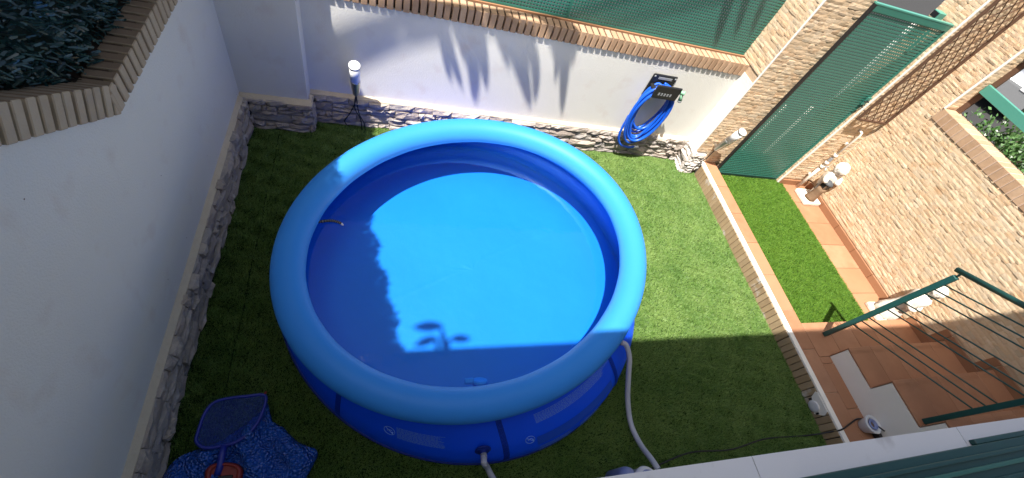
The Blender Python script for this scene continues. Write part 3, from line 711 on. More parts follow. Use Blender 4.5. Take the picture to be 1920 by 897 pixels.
# find wall coordinates from where a mark is seen on the wall
def find(px_):
    best = (1e9, 0, 0)
    for th in np.linspace(math.pi, 2 * math.pi, 361):
        for t in np.linspace(.2, 1, 41):
            q = proj(wallp(th, t)); d_ = (q[0] - px_[0]) ** 2 + (q[1] - px_[1]) ** 2
            if d_ < best[0]: best = (d_, th, t)
    return best[1], best[2]
def patch(name, th0, th1, t0, t1, off, mt, nu=8, nv=8, parent=None):
    V = [wallp(th0 + (th1 - th0) * i / nu, t0 + (t1 - t0) * j / nv, off) for i in range(nu + 1) for j in range(nv + 1)]
    F = [(i * (nv + 1) + j, i * (nv + 1) + j + 1, (i + 1) * (nv + 1) + j + 1, (i + 1) * (nv + 1) + j) for i in range(nu) for j in range(nv)]
    return MB().add(V, F), name, mt
for p in ((634, 770), (945, 825), (1150, 690)):
    th, t_ = find(p); b, n_, mt_ = patch('strap', th - .014, th + .014, .12, .985, .003, M['strap'], 4, 16); o = b.build('strap', M['strap'], pool, True)
    b = MB()
    for q in (-.010, -.005, 0, .005, .010):
        b.tube([wallp(th + q, t, .0045) for t in np.linspace(.12, .985, 20)], .0011, 4)
    b.build('stitching', M['poolwall'], o)
def icon(p, r_=.036):
    th, t_ = find(p); c = wallp(th, t_, .0045); e1 = (wallp(th + .01, t_, .0045) - c); e1 /= np.linalg.norm(e1); e2 = wallp(th, t_ - .02, .0045) - c; e2 /= np.linalg.norm(e2)
    b = MB(); b.tube([c + (e1 * math.cos(a) + e2 * math.sin(a)) * r_ for a in np.linspace(0, 2 * math.pi, 25)[:-1]], .0020, 5, True)
    b.tube([c + (e1 - e2) * r_ * .7, c - (e1 - e2) * r_ * .7], .0020, 5)
    b.tube([c + e1 * r_ * .5 + e2 * r_ * .2, c + e1 * .0 + e2 * r_ * .25, c - e1 * r_ * .45 - e2 * r_ * .1], .0022, 5)
    b.lathe([(.001, -.001), (.006, -.0005), (.006, .0005), (.001, .001)], 8, c + e1 * r_ * .55 - e2 * r_ * .25)
    b.build('no_diving_symbol', M['print'], pool)
icon((730, 806)); icon((993, 824), .034)
def text_block(p00, p11, rows, name):
    th0, ta = find(p00); th1, tb = find(p11); b = MB(); dt = (tb - ta) / rows
    for k in range(rows):
        t0 = ta + dt * (k + .2); t1 = t0 + dt * .38; th = th0; end = th0 + (th1 - th0) * random.uniform(.82, 1.0)
        while th < end:
            l = random.uniform(.006, .022); e = min(end, th + l); nu = 2
            V = [wallp(th + (e - th) * i / nu, t, .0045) for i in range(nu + 1) for t in (t0, t1)]
            b.add(V, [(i * 2, i * 2 + 1, i * 2 + 3, i * 2 + 2) for i in range(nu)]); th = e + random.uniform(.002, .004)
    b.build(name, M['print'], pool)
text_block((742, 800), (838, 842), 14, 'printed_text')
def panel(p00, p11, name):
    th0, ta = find(p00); th1, tb = find(p11); b, _, _ = patch(name, th0, th1, ta, tb, .003, M['printbg'], 14, 6); b.build(name, M['printbg'], pool, True)
text_block((1004, 793), (1136, 668), 8, 'printed_text')
thA, tA = find((1003, 812)); thB, tB = find((1140, 700))
b, _, _ = patch('printed_panel', thA, thB, .60, .74, .003, M['printbg'], 16, 4); b.build('printed_panel', M['printbg'], pool, True)
def text_par(th0, th1, ta, tb, rows, name):
    b = MB(); dt = (tb - ta) / rows
    for k in range(rows):
        t0 = ta + dt * (k + .2); t1 = t0 + dt * .4; th = th0; end = th0 + (th1 - th0) * random.uniform(.85, 1)
        while th < end:
            e = min(end, th + random.uniform(.006, .02)); V = [wallp(q, t, .0045) for q in (th, (th + e) / 2, e) for t in (t0, t1)]
            b.add(V, [(0, 1, 3, 2), (2, 3, 5, 4)]); th = e + random.uniform(.002, .004)
    b.build(name, M['print'], pool)
text_par(thA + .01, thA + .20, .77, .94, 7, 'printed_text')
text_par(thA + .25, thA + .40, .77, .92, 6, 'printed_text')
# inlet fitting
thF, tF = find((905, 843)); c = wallp(thF, tF, .003); nrm = Vector((math.cos(thF), math.sin(thF), .35)).normalized()
fl = MB().lathe([(.012, -.002), (.052, 0), (.054, .006), (.040, .010), (.022, .012), (.022, .03), (.012, .03)], 24, c, nrm).build('inlet_fitting', M['strap'], pool, True)
MB().lathe([(.018, .0), (.021, .004), (.021, .05), (.018, .054)], 16, Vector(c) + nrm * .010, nrm).build('hose_clamp', M['grey'], fl, True)
thF2, tF2 = find((1166, 660)); c2 = wallp(thF2, .34, .0); n2 = Vector((math.cos(thF2), math.sin(thF2), .3)).normalized()
MB().lathe([(.012, -.002), (.050, 0), (.052, .006), (.022, .010), (.022, .03), (.012, .03)], 24, c2, n2).build('inlet_fitting', M['strap'], pool, True)
# valve
water = None
ZW = .47
V = []; 
for i in range(NT):
    th = 2 * math.pi * i / NT; top = ringc(th)[2] - .085; t_ = (top - ZW) / (top - .006); e = wallp(th, t_, -.013); V.append((e[0], e[1], ZW))
water = MB().add(V, [tuple(range(NT))]).build('water', M['water']); tag(water, kind='structure')

# floating thermometer and skimmer outlet inside the pool
tp = spline([atZ((596, 417), ZW + .015), atZ((612, 414.5), ZW + .015), atZ((625, 414.5), ZW + .012), atZ((637, 418), ZW + .01), atZ((644, 423), ZW + .004)], 10)
th_ = thing('floating_thermometer', 'thin dark pool thermometer with pale tip floating beside the ring', 'thermometer')
MB().tube(tp[:-7], .0095, 10).build('scale_tube', M['black'], th_, True)
MB().tube(tp[-8:], [.008, .0085, .008, .007, .006, .005, .004, .002], 10).build('tip', M['whiteplastic'], th_, True)
b = MB()
for k in range(3, len(tp) - 10, 3): b.tube([tp[k], tp[k] + (tp[k + 1] - tp[k]) * .5], .0101, 10)
b.build('scale_marks', M['grey'], th_)
sk = thing('filter_outlet', 'round blue filter outlet cap under water at the near pool wall', 'filter outlet')
c = wallp(find((898, 800))[0], .5, -.02); nn_ = Vector((1.99 - c[0], 1.9 - c[1], .3)).normalized()
c = atZ((900, 716), .30); nn_ = Vector((0, .8, .6))
MB().lathe([(.01, -.03), (.05, -.02), (.055, .0), (.05, .012), (.04, .016), (.03, .012), (.005, .012)], 24, c, nn_).build('cap', M['ring'], sk, True)
MB().box(c[0] - .11, c[0] - .04, c[1] - .01, c[1] + .03, c[2] - .015, c[2] + .01).build('tab', M['ring'], sk, bevel=.008)

# ------------------------------------------------------------------ filter pump and hoses
hz = [np.array(c2) + np.array(n2) * .01, np.array(c2) + np.array(n2) * .07 + np.array([0, 0, .0]), atZ((1180, 672), .36), atZ((1178.5, 705), .26), atZ((1177, 750), .14), atZ((1183, 795), .08), atZ((1200, 832), .12), atZ((1222, 862), .24), atZ((1234, 880), .27)]
h1 = MB().tube(spline(hz, 10), .0205, 12).build('return_hose', M['hosegrey'], None, True); tag(h1, 'grey corrugated hose from the pool side down to the filter pump', 'hose')
h2p = [Vector(wallp(thF, tF, .003)) + nrm * .035, Vector(wallp(thF, tF, .0)) + nrm * .09 + Vector((0, 0, -.01)), atZ((913, 876), .12), atZ((926, 900), .07), atZ((960, 950), .06), atZ((1060, 960), .1), atZ((1150, 915), .2)]
h2 = MB().tube(spline(h2p, 10), .020, 12).build('suction_hose', M['hosegrey'], None, True); tag(h2, 'grey hose leaving the fitting at the near side of the pool', 'hose')
pu = thing('filter_pump', 'white and blue pool filter pump partly hidden under the window sill', 'pump', None, None)
c = atZ((1216, 900), .30); c3 = atZ((1184, 893), .28)
MB().lathe([(.03, 0), (.075, .005), (.08, .02), (.078, .24), (.085, .25), (.088, .27), (.084, .285), (.06, .30), (.03, .306), (.005, .308)], 28, (c[0], c[1], .0)).build('filter_canister', M['whiteplastic'], pu, True)
MB().lathe([(.060, .3001), (.063, .307), (.058, .311), (.055, .3075)], 28, (c[0], c[1], .0)).build('lid_groove', M['bluegrey'], pu, True)
MB().lathe([(.03, 0), (.06, .005), (.066, .02), (.066, .22), (.06, .25), (.04, .275), (.01, .285)], 24, (c3[0] - .005, c3[1], 0)).build('motor_housing', M['bluegrey'], pu, True)
MB().box(c3[0] - .05, c[0] + .06, c[1] - .10, c[1] + .02, .002, .02).build('base', M['black'], pu, bevel=.006)

# ------------------------------------------------------------------ garden hose and holder
hh = thing('hose_holder', 'black plastic hose holder screwed to the white back wall', 'hose holder')
pA = atY((1229, 142), YB - .02); pB = atY((1272, 147), YB - .02)
hx0, hx1, hz1 = 3.885, 4.125, pB[2] + .005
hx0, hx1 = pA[0] - .02, pB[0] + .0
MB().box(hx0, hx1, YB - .022, YB - .001, hz1 - .27, hz1).build('back_plate', M['black'], hh, bevel=.008)
MB().box(hx0 + .07, hx1 - .06, YB - .026, YB - .021, hz1 - .05, hz1 - .025).build('label_plate', M['grey'], hh)
for xx in (hx0 + .022, hx1 - .022): MB().lathe([(.004, 0), (.011, .001), (.011, .005), (.004, .007)], 12, (xx, YB - .021, hz1 - .025), (0, -1, 0)).build('screw', M['grey'], hh, True)
MB().box(hx0 + .015, hx1 - .015, YB - .16, YB - .022, hz1 - .13, hz1 - .10).build('saddle', M['black'], hh, bevel=.008)
MB().box(hx0 - .0, hx1 + .005, YB - .185, YB - .16, hz1 - .175, hz1 - .02).build('front_lip', M['black'], hh, bevel=.008)
for k in range(5):
    xx = hx0 + .05 + k * .035; MB().box(xx, xx + .018, YB - .1875, YB - .1845, hz1 - .13, hz1 - .10).build('slot', M['grey'], hh)
hc = Vector(((hx0 + hx1) / 2, YB - .09, hz1 - .10))
gh = thing('garden_hose', 'coiled blue garden hose hanging from the black holder on the back wall', 'hose')
pts = []
turns = 8
for k in range(turns):
    drop = .60 + .06 * math.sin(k * 2.3) + .016 * k; hw = .160 + .007 * k - .02 * math.sin(k * 1.7); yo = YB - .06 - .10 * ((k * 5) % turns) / turns
    for q in range(20):
        a = 2 * math.pi * q / 20
        z_ = hc.z + .02 - (1 - math.cos(a)) / 2 * drop + .012 * math.cos(k * 3)
        x_ = hc.x + math.sin(a) * hw * (1.0 + .12 * math.cos(a)) + .012 * math.sin(k * 4) - (1 - math.cos(a)) * .005
        pts.append((x_, yo - .012 * math.sin(a * 2 + k) - .02 * (1 - math.cos(a)) / 2 , z_))
tail = [(hc.x - .20, YB - .10, hc.z - .40), (hc.x - .20, YB - .12, hc.z - .62), (hc.x - .13, YB - .13, hc.z - .77), (hc.x + .0, YB - .13, hc.z - .815), (hc.x + .09, YB - .13, hc.z - .80)]
allp = pts[:-5] + tail
sp = []
for i in range(0, len(allp)): sp.append(allp[i])
sm = spline(sp, 3)
MB().tube(sm, .0145, 10).build('coil', M['hoseblue'], gh, True)
e0 = Vector(tail[-1]); d0 = (Vector(tail[-1]) - Vector(tail[-2])).normalized()
MB().tube([e0 - d0 * .01, e0 + d0 * .015, e0 + d0 * .018, e0 + d0 * .05], [.016, .016, .0135, .0135], 14).build('end_connector', M['whiteplastic'], gh, True)
nz_ = thing('hose_nozzle', 'pale green hose nozzle clipped to the right of the black holder', 'nozzle')
nb = Vector((hx1 + .03, YB - .16, hz1 - .075))
MB().lathe([(.008, -.02), (.020, -.018), (.021, .0), (.018, .012), (.022, .02), (.022, .035), (.01, .037)], 16, nb, (.6, -.5, .2)).build('head', M['mint'], nz_, True)
MB().tube([nb, nb + Vector((.02, -.01, -.04)), nb + Vector((.03, -.015, -.085))], [.014, .017, .022], 14).build('body', M['mint'], nz_, True)
MB().tube([nb + Vector((.03, -.015, -.083)), nb + Vector((.034, -.017, -.10))], [.023, .021], 14).build('collar', M['grey'], nz_, True)

# ------------------------------------------------------------------ tilted garden lamps
def lamp(label, base, wall_y):
    t_ = thing('garden_lamp', label, 'lamp', 'tilted steel garden lamps', base)
    ax = Vector((0, -math.sin(math.radians(17.5)), math.cos(math.radians(17.5))))
    MB().lathe([(.012, 0), (.028, .004), (.033, .02), (.043, .16), (.0445, .205), (.0445, .215)], 24, (0, 0, 0), ax).build('steel_body', M['steel'], t_, True)
    MB().lathe([(.030, .2152), (.0435, .217), (.0455, .405), (.030, .407)], 24, (0, 0, 0), ax).build('diffuser', M['opal'], t_, True)
    c_ = MB().lathe([(.030, .4072), (.048, .408), (.0485, .420), (.045, .4225), (.005, .424)], 24, (0, 0, 0), ax).build('cap', M['opal'], t_, True)
    MB().lathe([(.0465, .396), (.0484, .397), (.0488, .409), (.0465, .410)], 24, (0, 0, 0), ax).build('cap_ring', M['steel'], c_, True)
    dy = wall_y - base[1]
    MB().bar((0, 0, .03), (0, dy, .03), .02, .02).build('wall_bracket', M['steel'], t_)
    return t_
l1 = lamp('tilted steel garden lamp on the back wall near the pilaster', (.96, YB - .06, .405), YB)
l2 = lamp('tilted steel garden lamp on the stone gate pillar', (5.045, YPL - .055, .435), YPL)
for k, pts in enumerate(([(0, .0, .01), (-.01, -.01, -.10), (-.06, -.03, -.22), (-.11, -.02, -.33), (-.08, -.02, -.395)], [(0, .0, .01), (.012, -.02, -.12), (.03, -.03, -.22), (.075, -.04, -.32), (.08, -.045, -.40)], [(0, .0, .01), (-.012, -.03, -.14), (.04, -.04, -.27), (.05, -.045, -.40)])):
    MB().tube(spline(pts, 8), .005, 8).build('cable', M['black'], l1, True)
MB().tube(spline([(0, 0, .01), (-.02, -.012, -.12), (-.09, -.03, -.26), (-.10, -.04, -.33)], 8), .005, 8).build('cable', M['black'], l2, True)

# ------------------------------------------------------------------ trellis and pipe
tr_ = thing('wall_trellis', 'brown diagonal lattice trellis in front of the narrow stone wall', 'trellis')
tx0, tx1, tz0, tz1, ty = 6.345, 6.80, 1.22, 3.2, YW - .055
MB().box(tx0 - .010, tx0 + .010, ty - .012, ty + .012, tz0, tz1).build('side_rail', M['brownmetal'], tr_)
MB().box(tx1 - .010, tx1 + .010, ty - .012, ty + .012, tz0, tz1).build('side_rail', M['brownmetal'], tr_)
MB().box(tx0 + .01, tx1 - .01, ty - .012, ty + .012, tz0, tz0 + .022).build('bottom_rail', M['brownmetal'], tr_)
MB().box(tx0 + .01, tx1 - .01, ty - .012, ty + .012, tz1 - .022, tz1).build('top_rail', M['brownmetal'], tr_)
W_ = tx1 - tx0
for sgn in (1, -1):
    z_ = tz0 - .45
    while z_ < tz1:
        a = (0, z_); b_ = (W_, z_ + .62); pts = []
        t0 = max(0, (tz0 + .02 - z_) / .62); t1 = min(1, (tz1 - .02 - z_) / .62)
        if t1 > t0 + .03:
            xa, xb = t0 * W_, t1 * W_
            if sgn < 0: xa, xb = W_ - xa, W_ - xb
            MB().tube([(tx0 + xa, ty + .005 * sgn, z_ + .62 * t0), (tx0 + xb, ty + .005 * sgn, z_ + .62 * t1)], .0045, 6).build('lattice_bar', M['brownmetal'], tr_)
        z_ += .15
for z_ in (tz0 + .1, tz1 - .2): MB().box(tx0 - .005, tx0 + .005, ty, YW - .02, z_, z_ + .01).build('wall_clip', M['brownmetal'], tr_)
pi = thing('water_pipe', 'white plastic water pipe with tap on the narrow wall by the gate', 'pipe')
PX, PY = 6.655, YW - .055
MB().tube([(PX, PY, ZP), (PX, PY, .50)], .021, 14).build('lower_pipe', M['pvc'], pi, True)
MB().tube([(PX, PY, .50), (PX, PY, 1.02), (PX - .004, PY + .01, 1.05), (PX - .02, PY + .05, 1.06)], .014, 12).build('upper_pipe', M['pvc'], pi, True)
for z_ in (.46, .53, .66): MB().lathe([(.015, 0), (.026, .003), (.026, .038), (.015, .041)], 14, (PX, PY, z_)).build('pipe_joint', M['pvc'], pi, True)
MB().lathe([(.012, 0), (.022, .003), (.022, .052), (.012, .056)], 8, (PX, PY, .585)).build('valve', M['grey'], pi)
tpz = MB().tube([(PX, PY, .50), (PX + .01, PY - .05, .50), (PX + .012, PY - .065, .47)], [.012, .011, .012], 10).build('tap', M['pvc'], pi, True)
MB().bar((PX - .02, PY - .045, .525), (PX + .04, PY - .045, .525), .012, .008).build('tap_handle', M['grey'], tpz)
for z_ in (.3, .85): MB().box(PX - .02, PX + .02, PY + .012, YW - .015, z_, z_ + .02).build('pipe_clip', M['pvc'], pi)

# ------------------------------------------------------------------ statues
def skin(name, nodes, edges, mt, parent, sub=2):
    me = bpy.data.meshes.new(name); me.from_pydata([n[:3] for n in nodes], edges, []); o = ob(name, me, mt, parent)
    sk_ = o.modifiers.new('skin', 'SKIN'); bpy.context.view_layer.objects.active = o
    for i, n in enumerate(nodes): me.skin_vertices[0].data[i].radius = (n[3], n[3] * (n[4] if len(n) > 4 else 1))
    me.skin_vertices[0].data[0].use_root = True; sk_.use_smooth_shade = True
    o.modifiers.new('sub', 'SUBSURF').levels = sub; o.modifiers['sub'].render_levels = sub
    dg = bpy.context.evaluated_depsgraph_get(); dg.update()
    nm = bpy.data.meshes.new_from_object(o.evaluated_get(dg)); o.modifiers.clear(); o.data = nm
    if not nm.materials: nm.materials.append(mt)
    nm.polygons.foreach_set('use_smooth', [True] * len(nm.polygons)); return o
s1 = thing('lantern_statue', 'white stone child statue leaning over a brown stump with small lantern', 'statue', None, (6.69, 3.045, ZP))
MB().box(-.135, .135, -.135, .12, 0, .055).build('plinth', M['statue'], s1, bevel=.014, segs=2)
MB().lathe([(.072, .055), (.066, .09), (.055, .15), (.052, .22), (.056, .27), (.03, .275)], 20, (-.02, -.045, 0), (0, 0, 1), lambda a, h: 1 + .06 * math.sin(5 * a) + .04 * math.sin(11 * a + h * 40)).build('stump', M['wood'], s1, True)
lt = MB().box(-.062, .022, -.088, -.004, .276, .345).build('lantern', M['wood'], s1, bevel=.006)
MB().box(-.052, .012, -.0905, -.0885, .288, .335).build('lantern_window', M['black'], lt)
MB().box(-.0645, -.0625, -.078, -.014, .288, .335).build('lantern_window', M['black'], lt)
MB().lathe([(.062, .3455), (.066, .352), (.05, .372), (.02, .39), (.004, .393)], 16, (-.02, -.046, 0)).build('lantern_roof', M['roofgrey'], lt, True)
nodes = [(.06, .05, .26, .078), (.055, .055, .34, .085), (.045, .045, .42, .080), (.03, .03, .48, .045), (.025, .01, .51, .040),
         (.035, .02, .22, .066), (.00, -.0, .17, .042), (.02, .02, .10, .034), (-.005, -.01, .062, .030),
         (.10, .05, .22, .062), (.105, .0, .17, .040), (.10, .03, .10, .033), (.10, .0, .062, .030),
         (-.03, .03, .43, .045), (-.095, .0, .39, .040), (-.075, -.05, .345, .032),
         (.11, .03, .43, .046), (.15, -.02, .39, .040), (.08, -.07, .36, .032)]
ed = [(0, 1), (1, 2), (2, 3), (3, 4), (0, 5), (5, 6), (6, 7), (7, 8), (0, 9), (9, 10), (10, 11), (11, 12), (2, 13), (13, 14), (14, 15), (2, 16), (16, 17), (17, 18)]
skin('figure', nodes, ed, M['statue'], s1)
hd_ = MB(); 
hp = [(.002, -.075), (.035, -.066), (.055, -.04), (.064, -.005), (.064, .025), (.052, .055), (.03, .072), (.002, .078)]
hd_.lathe([(a * 1.05, h * 1.0) for a, h in hp], 18, (.03, .01, .535), (-.1, -.2, 1)); hdo = hd_.build('head', M['statue'], s1, True)
MB().lathe([(.072, -.045), (.085, -.02), (.088, .02), (.078, .055), (.05, .08), (.002, .092)], 28, (.045, .035, .535), (-.1, -.05, 1), lambda a, h: .94 + .13 * math.sin(5 * a + h * 55) + .09 * math.sin(9 * a - h * 80) + .10 * math.sin(2 * a + 1)).build('hair', M['statue'], s1, True)
MB().lathe([(.001, 0), (.010, .004), (.006, .02), (.001, .022)], 8, (.022, -.050, .545), (0, -1, .1)).build('nose', M['statue'], hdo, True)
for s_ in (-1, 1): MB().lathe([(.001, 0), (.009, .001), (.007, .004), (.001, .005)], 8, (.026 + s_ * .024, -.042, .568), (0, -1, .1)).build('eye', M['statue'], hdo, True)

s2 = thing('robed_statue', 'white stone robed statue standing behind the green stair railing post', 'statue', None, (6.66, 1.37, ZP))
s2.scale = (1.22, 1.22, 1.05)
MB().box(-.11, .11, -.10, .10, 0, .045).build('plinth', M['statue'], s2, bevel=.012, segs=2)
MB().lathe([(.088, .045), (.095, .07), (.085, .14), (.07, .22), (.062, .30), (.068, .36), (.076, .41), (.066, .46), (.035, .485), (.028, .505)], 28, (0, 0, 0), (.05, -.05, 1), lambda a, h: 1 + .10 * math.sin(8 * a + h * 14) + .05 * math.sin(13 * a - h * 22)).build('robe', M['statue'], s2, True)
MB().lathe([(.002, -.065), (.032, -.057), (.05, -.03), (.056, .0), (.054, .028), (.04, .055), (.002, .068)], 18, (.028, -.028, .56), (.1, -.1, 1)).build('head', M['statue'], s2, True)
MB().lathe([(.058, -.03), (.066, .01), (.06, .045), (.04, .07), (.002, .08)], 18, (.034, -.018, .565), (.15, .1, 1), lambda a, h: .96 + .12 * math.sin(5 * a + h * 50) + .10 * math.sin(2 * a)).build('hood', M['statue'], s2, True)
nodes = [(-.055, -.01, .43, .03), (-.09, -.04, .36, .027), (-.05, -.09, .31, .022), (0, -.10, .335, .018)]
skin('arm', nodes, [(0, 1), (1, 2), (2, 3)], M['statue'], s2, 1)
nodes = [(.075, -.01, .43, .03), (.105, -.04, .36, .027), (.06, -.09, .31, .022), (.01, -.10, .345, .018)]
skin('arm', nodes, [(0, 1), (1, 2), (2, 3)], M['statue'], s2, 1)

# ------------------------------------------------------------------ small things near the sill
wl = thing('pool_light', 'small white round light fixed to the low brick wall', 'light')
c = Vector((XR - .012, .49, .07))
MB().lathe([(.03, -.004), (.050, .0), (.052, .006), (.046, .010), (.01, .011)], 28, c, (-1, 0, 0)).build('disc', M['whiteplastic'], wl, True)
for s_ in (-1, 1): MB().box(c.x - .008, c.x + .008, c.y + s_ * .064 - .008, c.y + s_ * .064 + .008, c.z - .012, c.z + .012).build('clip', M['black'], wl)
cb = MB().tube(spline([(3.2, .20, .012), (3.6, .27, .012), (4.0, .25, .014), (4.4, .29, .012), (4.85, .27, .014), (5.03, .265, .10), (5.06, .265, .192), (5.2, .30, .188), (5.33, .33, .19), (5.38, .28, .25), (5.40, .20, .30)], 12), .0065, 8).build('power_cable', M['black'], None, True)
tag(cb, 'black power cable running over the low wall and across the lawn', 'cable')
fc = thing('floor_drain_cup', 'scuffed white ribbed cup standing on the tiles under the window sill', 'cup', None, (5.345, .265, ZC + .005))
MB().lathe([(.048, 0), (.052, .004), (.075, .09), (.078, .10), (.070, .104), (.052, .098), (.050, .07), (.02, .066)], 40, (0, 0, 0), (0, 0, 1), lambda a, h: 1 + (.018 * math.sin(20 * a) if h < .09 else 0)).build('ribbed_body', M['whiteplastic'], fc, True)
MB().lathe([(.024, .067), (.046, .0985), (.044, .103), (.030, .104), (.028, .08), (.01, .078)], 28, (0, 0, 0)).build('inner_ring', M['bluegrey'], fc, True)
MB().lathe([(.002, .079), (.027, .0795), (.027, .0815), (.002, .082)], 20, (0, 0, 0)).build('core', M['wood'], fc, True)
ad = MB().box(5.385, 5.418, .16, .25, .19, .25).build('power_adapter', M['black'], None, bevel=.005); tag(ad, 'black power adapter resting against the white stair side', 'adapter')

# ------------------------------------------------------------------ bubble cover, net, brush
ol = [(305, 905), (316, 878), (338, 858), (372, 843), (400, 836), (440, 812), (470, 790), (492, 770), (503, 758), (510, 790), (530, 803), (553, 826), (575, 838), (592, 843), (594, 857), (583, 880), (568, 905), (520, 985), (420, 1010), (340, 985)]
OP = [atZ(p, .03) for p in ol]; OP = [np.array(p) for p in spline(OP, 4, True)]
cen = np.mean(OP, 0); nr = 22; V = []; F = []
for i, p in enumerate(OP):
    for k in range(nr + 1):
        s = k / nr; q = cen + (p - cen) * s; an = math.atan2(p[1] - cen[1], p[0] - cen[0])
        fold = .022 * math.sin(an * 7 + s * 2) * s + .028 * math.sin(q[0] * 27 + q[1] * 11) + .022 * math.sin(q[1] * 31 - q[0] * 17) + .012 * math.sin(q[0] * 63 + q[1] * 47)
        V.append((q[0], q[1], .022 + max(0, .065 + fold) * (1 - s ** 6) + .012 * (1 + math.sin(an * 19)) * s ** 4))
n_ = len(OP)
for i in range(n_):
    for k in range(nr): a = i * (nr + 1) + k; b_ = ((i + 1) % n_) * (nr + 1) + k; F.append((a, a + 1, b_ + 1, b_) if k else (a + 1, b_ + 1, a))
cv = MB().add(V, F).build('solar_cover', M['bubble'], None, True); tag(cv, 'crumpled blue bubble pool cover lying in the shaded lawn corner', 'pool cover')
cv.modifiers.new('thickness', 'SOLIDIFY').thickness = .004
net = thing('skimmer_net', 'blue framed leaf skimmer net lying on the bubble cover', 'skimmer net')
fr_ = [(497, 742), (494, 768), (478, 800), (450, 825), (420, 836), (385, 840), (368, 828), (372, 808), (384, 775), (400, 756), (425, 748), (465, 743)]
FP = spline([atZ(p, .13) for p in fr_], 5, True)
MB().tube(FP, .0095, 8, True).build('frame', M['netblue'], net, True)
cen = sum(FP, Vector()) / len(FP); V = []; F = []; nr = 8
for i, p in enumerate(FP):
    for k in range(nr + 1): s = k / nr; q = cen + (p - cen) * s; V.append((q.x, q.y, q.z - .025 * (1 - s * s)))
for i in range(len(FP)):
    for k in range(nr): a = i * (nr + 1) + k; b_ = ((i + 1) % len(FP)) * (nr + 1) + k; F.append((a, a + 1, b_ + 1, b_) if k else (a + 1, b_ + 1, a))
MB().add(V, F).build('netting', M['netmesh'], net, True)
MB().tube([atZ((420, 836), .13), atZ((417, 850), .13), atZ((412, 876), .125), atZ((407, 892), .12)], [.016, .019, .019, .019], 12).build('pole_socket', M['netblue'], net, True)
MB().lathe([(.001, 0), (.007, .002), (.007, .02), (.001, .024)], 8, atZ((496, 741), .13), (.3, .9, .2)).build('corner_tip', M['red'], net, True)
br = thing('pool_brush', 'dark red plastic brush head lying on the blue cover', 'brush')
bl = [(383, 893), (388, 878), (402, 869), (425, 867), (446, 870), (456, 880), (455, 897), (448, 925), (392, 925)]
BP = [np.array(p) for p in spline([atZ(p, .115) for p in bl], 4, True)]; n_ = len(BP); bc = np.mean(BP, 0)
V = [p for p in BP] + [bc + (p - bc) * .86 + np.array([0, 0, .022]) for p in BP] + [bc + (p - bc) * .70 + np.array([0, 0, .022]) for p in BP] + [bc + (p - bc) * .66 + np.array([0, 0, .008]) for p in BP]
F = [(q * n_ + i, q * n_ + (i + 1) % n_, (q + 1) * n_ + (i + 1) % n_, (q + 1) * n_ + i) for q in range(3) for i in range(n_)] + [tuple(range(n_))]
MB().add(V, F).build('head', M['red'], br, True)
MB().add([bc + (p - bc) * .665 + np.array([0, 0, .0085]) for p in BP], [tuple(range(n_))]).build('pad', M['red'], br)
MB().box(bc[0] - .03, bc[0] + .045, bc[1] - .07, bc[1] - .01, bc[2] + .009, bc[2] + .018).build('bristle_block', M['black'], br, bevel=.004)

# ------------------------------------------------------------------ house behind the camera
hs = thing('house', 'white plastered house whose window sill fills the lower right corner', 'house')
HY = -.16; HZ = 5.5
for (x0, x1, z0, z1) in ((-4, .3, -.02, HZ), (4.4, 9.5, -.02, HZ), (.3, 4.4, -.02, 2.13), (.3, 4.4, 3.9, HZ)):
    MB().box(x0, x1, HY - .3, HY, z0, z1).build('wall', M['plaster'], hs)
MB().box(-4, 9.5, HY - 5, HY - .3, HZ - .3, HZ - .1).build('roof_slab', M['plaster'], hs)
MB().box(.3, 4.4, HY - 3, HY - 2.8, 2.1, 4).build('room_wall', M['plaster'], hs)
ZLG = 2.2
for (x0, x1) in ((.35, 1.20), (1.203, 2.137), (2.140, 2.975), (2.978, 3.9), (3.903, 4.7)):
    o = MB().box(x0, x1, HY - .02, .1, ZLG - .045, ZLG).build('sill_slab', M['ledge'], hs)
    for v_ in o.data.vertices:
        if v_.co.y > .05: v_.co.y = .1475 - v_.co.x * .0115
wf = MB().box(2.235, 4.4, HY - .02, .057, ZLG + .001, ZLG + .022).build('window_track', M['greendark'], hs, bevel=.002)
for k, y_ in enumerate((.030, .000, -.035, -.075)):
    MB().box(2.30 + .12 * k, 4.4, y_ - .008, y_ + .004, ZLG + .022, ZLG + .036).build('track_ridge', M['green'] if k == 1 else M['greendark'], wf, bevel=.002)
MB().box(2.99, 4.4, .0575, .0725, ZLG + .001, ZLG + .018).build('track_lip', M['greendark'], wf, bevel=.002)

# potted plant on the roof edge; its leaves fall in the pool's shade line
pl = thing('potted_plant', 'broad leaved potted plant on the roof edge of the house', 'plant', None, (-.38, HY - .22, HZ))
MB().lathe([(.10, 0), (.13, .02), (.17, .26), (.18, .27), (.16, .28), (.02, .26)], 24, (0, 0, -.1)).build('pot', M['terracottapot'], pl, True)
def bigleaf(base, tip, wd, sag=.05, n_=8):
    base = Vector(base); tip = Vector(tip); d = tip - base; s_ = d.cross(Vector(SUN)).normalized(); V = []; F = []
    for i in range(n_ + 1):
        t = i / n_; c = base + d * t - Vector((0, 0, sag * t * t)); wv = wd * math.sin(math.pi * min(1, .04 + t * .96)) ** .8
        V += [c - s_ * wv, c + Vector((0, 0, -.01)), c + s_ * wv]
    for i in range(n_):
        a = 3 * i; F += [(a, a + 1, a + 4, a + 3), (a + 1, a + 2, a + 5, a + 4)]
    return MB().add(V, F)
def leafpt(p, k):   # where a leaf must hang, along the sun's direction above a point of the pool floor
    q = Vector(atZ(p, .02)); t = k / SUN.z; return q + SUN * t - Vector((-.38, HY - .22, HZ))
